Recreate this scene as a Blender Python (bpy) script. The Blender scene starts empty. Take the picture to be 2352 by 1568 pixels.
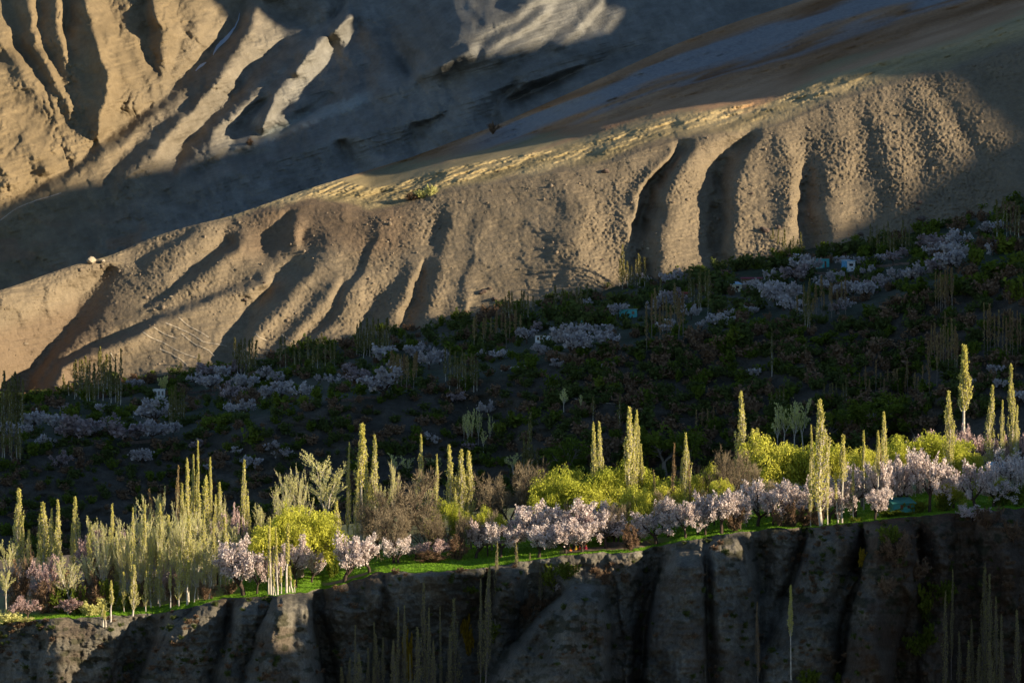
import bpy, bmesh, math, random
import numpy as np
from mathutils import Vector, Matrix

random.seed(7)
rng = np.random.default_rng(7)
scene = bpy.context.scene
COL = scene.collection

# ------------------------------------------------------------------ camera, sky, sun, exposure
# camera at the origin looking along +Y with a long lens (17 degrees wide)
FOC = 7869.0            # focal length in units of a 2352 px wide picture
CX, CY = 1176.0, 784.0
cam_d = bpy.data.cameras.new('camera')
cam = bpy.data.objects.new('camera', cam_d)
COL.objects.link(cam)
cam.rotation_euler = (math.radians(90), 0, 0)
cam_d.sensor_width = 36.0
cam_d.lens = 36.0 * FOC / 2352.0
cam_d.clip_start = 1.0
cam_d.clip_end = 60000.0
scene.camera = cam

SUN_EL = math.radians(15.0)
SUN_AZ = math.radians(66.0)      # to the right, measured from straight behind the camera
LDIR = Vector((math.sin(SUN_AZ) * math.cos(SUN_EL), -math.cos(SUN_AZ) * math.cos(SUN_EL), math.sin(SUN_EL)))
world = bpy.data.worlds.new('World')
scene.world = world
world.use_nodes = True
wn = world.node_tree.nodes
wl = world.node_tree.links
wn.clear()
sky = wn.new('ShaderNodeTexSky')
sky.sky_type = 'NISHITA'
sky.sun_disc = False
sky.sun_elevation = SUN_EL
sky.sun_rotation = math.pi - SUN_AZ
sky.altitude = 2500.0
sky.ozone_density = 1.7
sky.dust_density = 0.0
bg = wn.new('ShaderNodeBackground')
bg.inputs['Strength'].default_value = 0.08
wo = wn.new('ShaderNodeOutputWorld')
wl.new(sky.outputs['Color'], bg.inputs['Color'])
wl.new(bg.outputs['Background'], wo.inputs['Surface'])

sun_d = bpy.data.lights.new('sun', 'SUN')
sun_d.energy = 5.0
sun_d.angle = math.radians(0.5)
sun_d.color = (1.0, 0.83, 0.60)
sun = bpy.data.objects.new('sun', sun_d)
COL.objects.link(sun)
sun.rotation_euler = LDIR.to_track_quat('Z', 'Y').to_euler()

scene.view_settings.view_transform = 'Standard'
scene.view_settings.look = 'None'
scene.view_settings.gamma = 1.0
scene.view_settings.use_curve_mapping = False
scene.view_settings.exposure = 1.0
scene.cycles.max_bounces = 5
scene.cycles.diffuse_bounces = 3
scene.cycles.transparent_max_bounces = 4

# ------------------------------------------------------------------ helpers
def ray(px, py, d):
    return ((px - CX) / FOC * d, d, (CY - py) / FOC * d)

def P(crop, pts):
    """photo-crop coordinates -> picture coordinates; keeps extra values"""
    ox, oy, s = CROPS[crop]
    return [(ox + p[0] * s, oy + p[1] * s) + tuple(p[2:]) for p in pts]
T3 = 1 / 3.0
CROPS = {'A': (0, 716.6, T3), 'B': (783.7, 588, T3), 'C': (1568.3, 441, T3), 'D': (0, 1231, T3),
         'E': (783.7, 1194.4, T3), 'F': (1568.3, 1139.3, T3), 'G': (0, 0, T3), 'H': (551.25, 0, T3),
         'I': (0, 441, T3), 'J': (783.7, 303, T3), 'R': (1176, 0, .5), 'P': (0, 0, 1.0)}

def interp(line, x):
    l = np.array(line, float)
    return np.interp(x, l[:, 0], l[:, 1])

def soft(line, sigma):
    """a traced polyline with its corners rounded off, resampled every 4 units"""
    l = np.array(line, float)
    x = np.arange(l[0, 0] - 4 * sigma, l[-1, 0] + 4 * sigma, 4.0)
    y = np.interp(x, l[:, 0], l[:, 1])
    y += np.where(x < l[0, 0], (x - l[0, 0]) * (l[1, 1] - l[0, 1]) / (l[1, 0] - l[0, 0]), 0)
    y += np.where(x > l[-1, 0], (x - l[-1, 0]) * (l[-1, 1] - l[-2, 1]) / (l[-1, 0] - l[-2, 0]), 0)
    k = np.exp(-.5 * (np.arange(-int(3 * sigma / 4), int(3 * sigma / 4) + 1) * 4 / sigma) ** 2)
    n = len(k) // 2
    ys = np.convolve(np.pad(y, n, mode='edge'), k / k.sum(), mode='valid')
    keep = (x >= l[0, 0] - 2) & (x <= l[-1, 0] + 2)
    return np.stack([x[keep], ys[keep]], -1)

class Field:
    """relief (metres towards the viewer's side of the valley) interpolated between traced crest and gully lines"""
    def __init__(self, x0, x1, y0, y1, step, lines, eps=6.0, power=1.15):
        self.x0, self.y0, self.step = x0, y0, step
        xs = np.arange(x0, x1 + step, step)
        ys = np.arange(y0, y1 + step, step)
        X, Y = np.meshgrid(xs, ys)
        num = np.zeros_like(X)
        den = np.zeros_like(X)
        for pts, h in lines:
            hs = h if isinstance(h, (list, tuple)) else [h] * len(pts)
            if len(hs) != len(pts):
                hs = list(np.interp(np.linspace(0, 1, len(pts)), np.linspace(0, 1, len(hs)), hs))
            best = np.full(X.shape, 1e12)
            bh = np.zeros_like(X)
            for i in range(len(pts) - 1):
                ax, ay = pts[i][:2]
                bx, by = pts[i + 1][:2]
                dx, dy = bx - ax, by - ay
                L2 = dx * dx + dy * dy + 1e-9
                t = np.clip(((X - ax) * dx + (Y - ay) * dy) / L2, 0, 1)
                d2 = (X - ax - t * dx) ** 2 + (Y - ay - t * dy) ** 2
                hv = hs[i] + (hs[i + 1] - hs[i]) * t
                m = d2 < best
                best[m] = d2[m]
                bh[m] = hv[m]
            w = 1.0 / (best + eps * eps) ** power
            num += w * bh
            den += w
        self.H = num / den
    def __call__(self, x, y):
        fx = np.clip((x - self.x0) / self.step, 0, self.H.shape[1] - 1.001)
        fy = np.clip((y - self.y0) / self.step, 0, self.H.shape[0] - 1.001)
        ix, iy = fx.astype(int), fy.astype(int)
        tx, ty = fx - ix, fy - iy
        H = self.H
        return ((H[iy, ix] * (1 - tx) + H[iy, ix + 1] * tx) * (1 - ty) +
                (H[iy + 1, ix] * (1 - tx) + H[iy + 1, ix + 1] * tx) * ty)

_tabs = {}
def noise2(x, y, seed=0):
    if seed not in _tabs:
        _tabs[seed] = np.random.default_rng(1000 + seed).uniform(-1, 1, (256, 256))
    T = _tabs[seed]
    xi, yi = np.floor(x).astype(int), np.floor(y).astype(int)
    tx, ty = x - xi, y - yi
    tx = tx * tx * tx * (tx * (tx * 6 - 15) + 10)
    ty = ty * ty * ty * (ty * (ty * 6 - 15) + 10)
    a, b = xi & 255, (xi + 1) & 255
    c, d = yi & 255, (yi + 1) & 255
    return (T[c, a] * (1 - tx) + T[c, b] * tx) * (1 - ty) + (T[d, a] * (1 - tx) + T[d, b] * tx) * ty

def fbm(x, y, seed=0, octv=4, gain=.5):
    s, a = 0, 1.0
    for o in range(octv):
        s = s + a * noise2(x * 2 ** o + 17.3 * o, y * 2 ** o + 5.7 * o, seed + o)
        a *= gain
    return s

def smooth(a, b, x):
    t = np.clip((x - a) / (b - a), 0, 1)
    return t * t * (3 - 2 * t)

def grid_mesh(name, V, mat, tint=None, kind='structure'):
    """V: (rows, cols, 3) array -> one smooth sheet"""
    r, c, _ = V.shape
    me = bpy.data.meshes.new(name)
    n = r * c
    me.vertices.add(n)
    me.vertices.foreach_set('co', V.reshape(-1).astype(np.float32))
    idx = np.arange(n).reshape(r, c)
    q = np.stack([idx[:-1, :-1], idx[1:, :-1], idx[1:, 1:], idx[:-1, 1:]], -1).reshape(-1, 4)
    me.loops.add(q.size)
    me.loops.foreach_set('vertex_index', q.reshape(-1).astype(np.int32))
    me.polygons.add(len(q))
    me.polygons.foreach_set('loop_start', (np.arange(len(q)) * 4).astype(np.int32))
    me.polygons.foreach_set('loop_total', np.full(len(q), 4, np.int32))
    me.polygons.foreach_set('use_smooth', np.ones(len(q), bool))
    me.update(calc_edges=True)
    if tint is not None:
        at = me.color_attributes.new('ground_colour', 'FLOAT_COLOR', 'POINT')
        t4 = np.ones((n, 4), np.float32)
        t4[:, :3] = tint.reshape(-1, 3)
        at.data.foreach_set('color', t4.reshape(-1))
    me.materials.append(mat)
    o = bpy.data.objects.new(name, me)
    COL.objects.link(o)
    if kind:
        o['kind'] = kind
    return o

# ------------------------------------------------------------------ materials
def new_mat(name):
    m = bpy.data.materials.new(name)
    m.use_nodes = True
    nt = m.node_tree
    b = nt.nodes['Principled BSDF']
    b.inputs['Roughness'].default_value = .95
    b.inputs['Specular IOR Level'].default_value = .1
    return m, nt, b

def earth_mat(name, scale, bump_scale, bump, contrast=.35, stretch=None):
    """dusty ground: the mesh's own ground colour broken up by grain at two sizes, with fine relief"""
    m, nt, b = new_mat(name)
    N, L = nt.nodes, nt.links
    at = N.new('ShaderNodeAttribute'); at.attribute_name = 'ground_colour'
    geo = N.new('ShaderNodeNewGeometry')
    mp = N.new('ShaderNodeMapping')
    if stretch:
        mp.inputs['Scale'].default_value = stretch
    L.new(geo.outputs['Position'], mp.inputs['Vector'])
    n1 = N.new('ShaderNodeTexNoise'); n1.inputs['Scale'].default_value = scale; n1.inputs['Detail'].default_value = 8; n1.inputs['Roughness'].default_value = .65
    n2 = N.new('ShaderNodeTexNoise'); n2.inputs['Scale'].default_value = bump_scale; n2.inputs['Detail'].default_value = 6; n2.inputs['Roughness'].default_value = .7
    L.new(mp.outputs['Vector'], n1.inputs['Vector'])
    L.new(mp.outputs['Vector'], n2.inputs['Vector'])
    r1 = N.new('ShaderNodeMapRange'); r1.inputs['From Min'].default_value = .25; r1.inputs['From Max'].default_value = .75
    r1.inputs['To Min'].default_value = 1 - contrast; r1.inputs['To Max'].default_value = 1 + contrast
    L.new(n1.outputs['Fac'], r1.inputs['Value'])
    r2 = N.new('ShaderNodeMapRange'); r2.inputs['From Min'].default_value = .25; r2.inputs['From Max'].default_value = .75
    r2.inputs['To Min'].default_value = 1 - contrast; r2.inputs['To Max'].default_value = 1 + contrast
    L.new(n2.outputs['Fac'], r2.inputs['Value'])
    mu = N.new('ShaderNodeMath'); mu.operation = 'MULTIPLY'
    L.new(r1.outputs['Result'], mu.inputs[0]); L.new(r2.outputs['Result'], mu.inputs[1])
    vm = N.new('ShaderNodeVectorMath'); vm.operation = 'SCALE'
    L.new(at.outputs['Color'], vm.inputs[0]); L.new(mu.outputs['Value'], vm.inputs['Scale'])
    L.new(vm.outputs['Vector'], b.inputs['Base Color'])
    bp = N.new('ShaderNodeBump'); bp.inputs['Strength'].default_value = 1.0; bp.inputs['Distance'].default_value = bump
    L.new(n2.outputs['Fac'], bp.inputs['Height'])
    L.new(bp.outputs['Normal'], b.inputs['Normal'])
    return m
# ------------------------------------------------------------------ the terrain
STEP = 2.3
def cols(x0=-160, x1=2520, step=STEP):
    return np.arange(x0, x1 + step, step)

BASE = [(-200, 930), (60, 910), (300, 870), (430, 850), (560, 835), (700, 800), (850, 765), (1000, 745), (1150, 715), (1300, 680), (1480, 640),
        (1650, 612), (1800, 582), (1950, 560), (2100, 525), (2250, 490), (2352, 455), (2560, 400)]
RIM = [(-200, 730), (0, 671), (53, 654), (143, 621), (200, 603), (243, 596), (287, 578), (333, 554), (433, 524), (520, 509), (600, 489), (720, 468), (790, 472),
       (850, 490), (900, 482), (950, 468), (1030, 443), (1180, 415), (1290, 395), (1390, 382), (1480, 345), (1560, 322), (1620, 310), (1740, 302),
       (1800, 285), (1900, 240), (2000, 208), (2126, 176), (2180, 165), (2280, 130), (2352, 100), (2560, 30)]
FANTOP = [(-200, 726), (0, 667), (53, 650), (143, 617), (200, 599), (243, 592), (287, 574), (333, 550), (433, 519), (520, 500), (600, 472), (700, 436), (800, 405), (950, 360), (1040, 325), (1150, 285),
          (1176, 272), (1316, 210), (1446, 150), (1556, 100), (1676, 55), (1826, 8), (1960, -40), (2560, -200)]
EDGE_V = [(-200, 1015), (100, 1015), (420, 1005), (520, 985), (600, 955), (780, 915), (900, 905), (1000, 895), (1150, 860), (1250, 830), (1400, 800), (1600, 770),
          (1750, 740), (1950, 725), (2080, 685), (2200, 640), (2352, 600), (2560, 560)]
CLIFF = [(-200, 1440), (0, 1436), (90, 1420), (300, 1413), (420, 1400), (520, 1373), (620, 1369), (700, 1360), (790, 1341), (870, 1313), (1000, 1313), (1130, 1301), (1180, 1292), (1300, 1276),
         (1370, 1270), (1450, 1268), (1560, 1243), (1700, 1222), (1800, 1212), (1890, 1209), (1960, 1201), (2050, 1190), (2200, 1178), (2352, 1165), (2560, 1150)]

BASE, EDGE_V, FANTOP = soft(BASE, 40), soft(EDGE_V, 40), soft(FANTOP, 26)
RIM_S = soft(RIM, 60)
RIM = soft(RIM, 9)
CLIFF_S = soft(CLIFF, 70)
CLIFF = soft(CLIFF, 7)
CLIFF[:, 1] += 2.6 * fbm(CLIFF[:, 0] / 22, CLIFF[:, 0] * 0 + .7, 177, 3)
def slope_depth(y0_depth, py0, py, tan):
    k0, k = (CY - py0) / FOC, (CY - py) / FOC
    return y0_depth * (tan - k0) / (tan - k)

# ---- moraine wall and the fan above it
ML = [
 (P('I', [(740, 560), (640, 720), (520, 890), (350, 1090), (240, 1240), (160, 1400)]), [-8, -24]),
 (P('I', [(-300, 760), (-200, 900), (-200, 1300)]), 40),
 (P('I', [(0, 700), (160, 650), (430, 550), (600, 490), (740, 470)]), [34, 16, 4]),
 (P('I', [(1820, 632), (1460, 750), (1110, 900), (960, 980), (600, 1140), (440, 1210), (390, 1330)]), [16, 20, 22, 20]),
 (P('I', [(1760, 585), (1440, 700), (1090, 840), (900, 930), (560, 1090), (380, 1180), (300, 1300)]), [0, -2, -6, -10]),
 (P('I', [(1640, 390), (1500, 490), (1360, 620), (1180, 720), (800, 900), (450, 1130)]), [16, 12, 2, -4]),
 (P('I', [(1560, 350), (1400, 480), (1200, 670), (1000, 780)]), [-6, -8, -8]),
 (P('I', [(1390, 275), (1250, 350), (1060, 470)]), [12, 10, 2]),
 (P('I', [(1300, 270), (1150, 350), (950, 470)]), [2, -4, -6]),
 (P('I', [(2035, 190), (2025, 330), (1930, 400)]), [14, 10, 0]),
 (P('I', [(1960, 170), (1900, 320), (1830, 420)]), [0, -6, -4]),
 (P('I', [(2350, 130), (2200, 200), (2100, 330)]), [12, 10, 0]),
 (P('I', [(2050, 520), (1850, 650), (1720, 850), (1650, 970), (1590, 1130)]), [-8, -6, -6]),
 (P('I', [(2280, 420), (2130, 590), (1960, 790), (1850, 890), (1750, 980), (1700, 1080)]), [14, 20, 18]),
 (P('I', [(2300, 660), (2150, 850), (2000, 1000), (1900, 1090)]), [15, 14]),
 (P('I', [(2260, 640), (2080, 830), (1950, 960), (1850, 1060)]), [10, 8]),
 (P('J', [(210, 770), (120, 950), (40, 1080)]) + P('I', [(2220, 900), (2100, 1040), (2010, 1100)]), [2, 1]),
 (P('J', [(290, 620), (230, 790), (150, 960), (60, 1130)]) + P('I', [(2280, 920), (2160, 1060)]), [14, 13]),
 (P('J', [(430, 900), (340, 1050), (250, 1140), (180, 1330), (140, 1430)]), [6, -6, -10]),
 (P('J', [(595, 800), (530, 950), (475, 1080), (410, 1200), (345, 1350), (330, 1450)]), [17, 18, 17]),
 (P('J', [(650, 650), (600, 770), (565, 880), (540, 1000), (520, 1150), (460, 1260), (420, 1400)]), [6, -4, -8]),
 (P('J', [(790, 530), (740, 700), (700, 950), (685, 1050), (640, 1180), (590, 1330), (560, 1400)]), [20, 18, 15]),
 (P('J', [(1190, 640), (860, 860), (800, 980), (770, 1180), (750, 1250)]), [20, 14, 10]),
 (P('J', [(1000, 560), (910, 860), (870, 1000), (860, 1180), (800, 1320)]), [22, 19, 15]),
 (P('J', [(700, 1380), (800, 1270), (880, 1205)]), [2, 8]),
 (P('J', [(1500, 330), (1620, 520), (1590, 700), (1560, 800), (1660, 1000)]), [24, 32, 30]),
 (P('J', [(1820, 285), (1870, 430), (1930, 600), (2000, 740), (2040, 860)]), [16, 10, 4]),
 (P('J', [(2270, 130), (2140, 270), (2050, 430), (2010, 580)]), [18, 18, 10]),
 (P('J', [(2330, 120), (2220, 240), (2140, 360), (2105, 480), (2065, 620), (2025, 760), (2070, 880), (2110, 990)]), [0, -16, -18, -14]),
 (P('R', [(960, 592), (850, 655), (780, 760), (745, 850), (715, 950), (695, 1050), (690, 1180), (680, 1250)]), [22, 28, 26, 20]),
 (P('R', [(1090, 635), (1015, 690), (965, 770), (942, 850), (938, 950), (948, 1050), (944, 1150), (950, 1230)]), [2, -14, -16, -10]),
 (P('R', [(1170, 610), (1100, 690), (1070, 800), (1045, 930), (1035, 1050), (1030, 1180)]), [22, 26, 25, 20]),
 (P('R', [(1230, 600), (1260, 800), (1280, 1000)]), [24, 26, 22]),
 (P('R', [(1340, 600), (1345, 700), (1360, 800), (1345, 930), (1350, 1000), (1370, 1130)]), [18, 8, -2, -6]),
 (P('R', [(1480, 540), (1510, 690), (1480, 790), (1475, 900), (1490, 1000), (1500, 1080)]), [22, 26, 24]),
 (P('R', [(1600, 570), (1610, 750), (1640, 900), (1650, 1050)]), [18, 14, 8]),
 (P('R', [(1650, 470), (1730, 680), (1780, 850), (1800, 1000)]), [22, 26, 20]),
 (P('R', [(1750, 420), (1830, 600), (1900, 800)]), [18, 15]),
 (P('R', [(1850, 380), (1950, 560), (2000, 740)]), [22, 22]),
 (P('R', [(1920, 360), (2050, 560), (2130, 700)]), [19, 15]),
 (P('R', [(1990, 360), (2130, 560), (2220, 700), (2300, 850)]), [22, 22]),
 (P('R', [(2200, 380), (2300, 560), (2380, 760)]), [16, 12]),
 ([(2450, 150), (2500, 450)], 16),
]
# the fan is smooth: two guide lines above the rim
ML += [([(x, interp(RIM, x) - 26) for x in range(1000, 2560, 120)], 20),
       ([(x, interp(RIM, x) - 70) for x in range(1000, 2560, 120)], 20),
       (P('J', [(-150, 470), (150, 480), (330, 470), (520, 430)]), [6, -6, 8]),
       ([(620, 478), (760, 440), (900, 410)], 10)]
mf = Field(-170, 2530, 0, 980, 3.0, ML, eps=5.0)
mx = cols()
rimy, basey, topy = interp(RIM, mx), interp(BASE, mx), interp(FANTOP, mx)
nf, nw = 110, 190
tf = np.linspace(0, 1, nf)[:, None]
tw = np.linspace(0, 1, nw)[1:, None]
Yf = topy + (rimy - topy) * tf
Yw = rimy + (basey + 60 - rimy) * tw
MY = np.concatenate([Yf, Yw])
MX = np.broadcast_to(mx, MY.shape)
def moraine_base(px, py):
    b = interp(BASE, px)
    r, rs = interp(RIM, px), interp(RIM_S, px)
    d0 = 1790 + 0 * px
    wall = slope_depth(d0, b, np.maximum(py, r), .66)
    wr, ws = slope_depth(d0, b, r, .66), slope_depth(d0, b, rs, .66)
    k1, k2 = rs - 60, rs - 100
    rise = lambda p: slope_depth(slope_depth(slope_depth(ws, rs, np.maximum(p, k1), .34), k1, np.clip(p, k2, k1), .135), k2, np.minimum(p, k2), .30)
    fan = rise(np.minimum(py, r))
    fan = np.maximum(fan + (wr - rise(r)) * np.exp(-(r - np.minimum(py, r)) / 14), wr - 3)
    fan = fan + 130 * smooth(56, 84, r - py) * (1 - smooth(1180, 1400, px)) * smooth(560, 800, px)
    return np.where(py < r, fan, wall)
MB_ = moraine_base(MX, MY)
onfan = smooth(0, 40, rimy - MY)
xm, zm = (MX - CX) / FOC * 1900, (CY - MY) / FOC * 1900
lump_ = lambda a, b: fbm(a / 14, b / 9, 9, 4)
warp = 6 * fbm(xm / 14, zm / 14, 70, 3)
h = 20 + (mf(MX + warp * (1 - onfan), MY + warp * .3) - 20) * (.52 + .22 * (1 - smooth(500, 900, MX)) + .34 * (1 - smooth(200, 420, MX)))
deep = Field(-170, 2530, 0, 980, 4.0, [(P('J', [(2330, 120), (2220, 240), (2140, 360), (2105, 480), (2065, 620), (2025, 760), (2070, 880), (2110, 990)]), 1), (P('R', [(1090, 635), (1015, 690), (965, 770), (942, 850), (938, 950), (948, 1050), (944, 1150), (950, 1230)]), 1),
    (P('R', [(1360, 800), (1345, 930), (1350, 1000), (1370, 1130)]), .8), (P('R', [(960, 560), (860, 640), (790, 750), (760, 850), (730, 950), (715, 1060), (710, 1250)]), 0), (P('J', [(2240, 120), (2140, 250), (2060, 380), (2020, 500), (1960, 640), (1930, 760), (1960, 900)]), 0), (P('R', [(1200, 600), (1130, 690), (1095, 800), (1065, 930), (1060, 1200)]), 0), (P('R', [(1060, 600), (960, 680), (920, 770), (895, 850), (885, 950), (880, 1230)]), 0), (P('R', [(1290, 700), (1290, 930), (1300, 1100)]), 0), (P('R', [(1430, 700), (1420, 900), (1440, 1080)]), 0), ([(200, 600), (1000, 700)], 0), ([(1950, 300), (2400, 400)], 0)], eps=3.0)
h = h - 10 * np.clip(deep(MX + warp * 1.1 + 5 * fbm(xm / 5, zm / 5, 75, 3), MY), 0, 1) ** 1.5 * smooth(-4, 110, MY - rimy) * (.8 + .35 * fbm(xm / 8, zm / 8, 77, 3))
rill = (1 - np.abs(noise2((xm + .25 * zm) / 5.5 + .8 * lump_(xm, zm), zm / 26, 61))) ** 3
stone = fbm(xm / 1.15, zm / 1.0, 3, 3, .65)
lump = fbm(xm / 14, zm / 9, 9, 4)
rib = noise2((xm + .9 * zm) / 9 + lump * .6, (zm - .15 * xm) / .75, 5)       # sheep-track ripples across the slope
patch = smooth(-.2, .5, fbm(xm / 60, zm / 40, 21, 3))
rough = .9 + .9 * smooth(700, 1000, MX) + .5 * smooth(1500, 1800, MX)
boulders = np.maximum(fbm(xm / 1.6, zm / 1.4, 7, 2) - .75, 0) * patch
dd = (1 - onfan) * (stone * (.22 + .30 * rough * patch) + boulders * 1.7 + lump * .75 + rib * .5 * (1 - .4 * patch) - rill * .55)
dd += onfan * (fbm(xm / 30, (zm - .3 * xm) / 5, 31, 4) * 5 + fbm(xm / 9, (zm - .3 * xm) / 1.6, 35, 3) * 2.0 + stone * .5 + fbm(xm / 3, (zm - .3 * xm) / .8, 37, 3) * .5)
MD = MB_ - h - dd
# the fan's hummocks by the little hollow
mtint = np.empty(MY.shape + (3,))
tan_, brown, grey, sun_gold = np.array((.195, .155, .102)), np.array((.15, .10, .062)), np.array((.22, .215, .21)), np.array((.34, .27, .14))
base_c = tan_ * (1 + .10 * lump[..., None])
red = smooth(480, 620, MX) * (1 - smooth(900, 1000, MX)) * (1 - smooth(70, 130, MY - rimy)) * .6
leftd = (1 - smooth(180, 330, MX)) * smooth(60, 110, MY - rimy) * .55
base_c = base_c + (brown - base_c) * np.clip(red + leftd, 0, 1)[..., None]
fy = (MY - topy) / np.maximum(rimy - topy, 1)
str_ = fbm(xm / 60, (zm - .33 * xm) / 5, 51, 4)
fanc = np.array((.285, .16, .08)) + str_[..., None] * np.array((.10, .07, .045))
sun_band = 1 - smooth(58, 92, rimy - MY + 24 * str_)  # sunlit strip along the rim, its brightness put into the fan colour
fanc = fanc + (sun_gold + str_[..., None] * np.array((.10, .075, .04)) - fanc) * sun_band[..., None] * .95
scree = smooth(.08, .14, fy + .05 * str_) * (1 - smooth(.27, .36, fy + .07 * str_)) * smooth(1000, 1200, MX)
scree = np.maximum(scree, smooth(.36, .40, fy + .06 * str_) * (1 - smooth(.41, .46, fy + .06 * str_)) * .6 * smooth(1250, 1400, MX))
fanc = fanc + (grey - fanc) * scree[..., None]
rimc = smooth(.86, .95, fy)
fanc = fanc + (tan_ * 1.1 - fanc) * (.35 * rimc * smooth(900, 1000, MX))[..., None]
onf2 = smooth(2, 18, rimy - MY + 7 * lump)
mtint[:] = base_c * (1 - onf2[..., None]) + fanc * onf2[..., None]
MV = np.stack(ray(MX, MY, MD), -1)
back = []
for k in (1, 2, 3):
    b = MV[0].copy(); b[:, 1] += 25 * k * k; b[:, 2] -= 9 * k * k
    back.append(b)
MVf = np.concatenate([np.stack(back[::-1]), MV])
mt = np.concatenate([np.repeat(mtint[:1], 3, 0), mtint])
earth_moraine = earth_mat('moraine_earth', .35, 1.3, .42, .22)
grid_mesh('moraine_slope', MVf, earth_moraine, mt)

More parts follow.
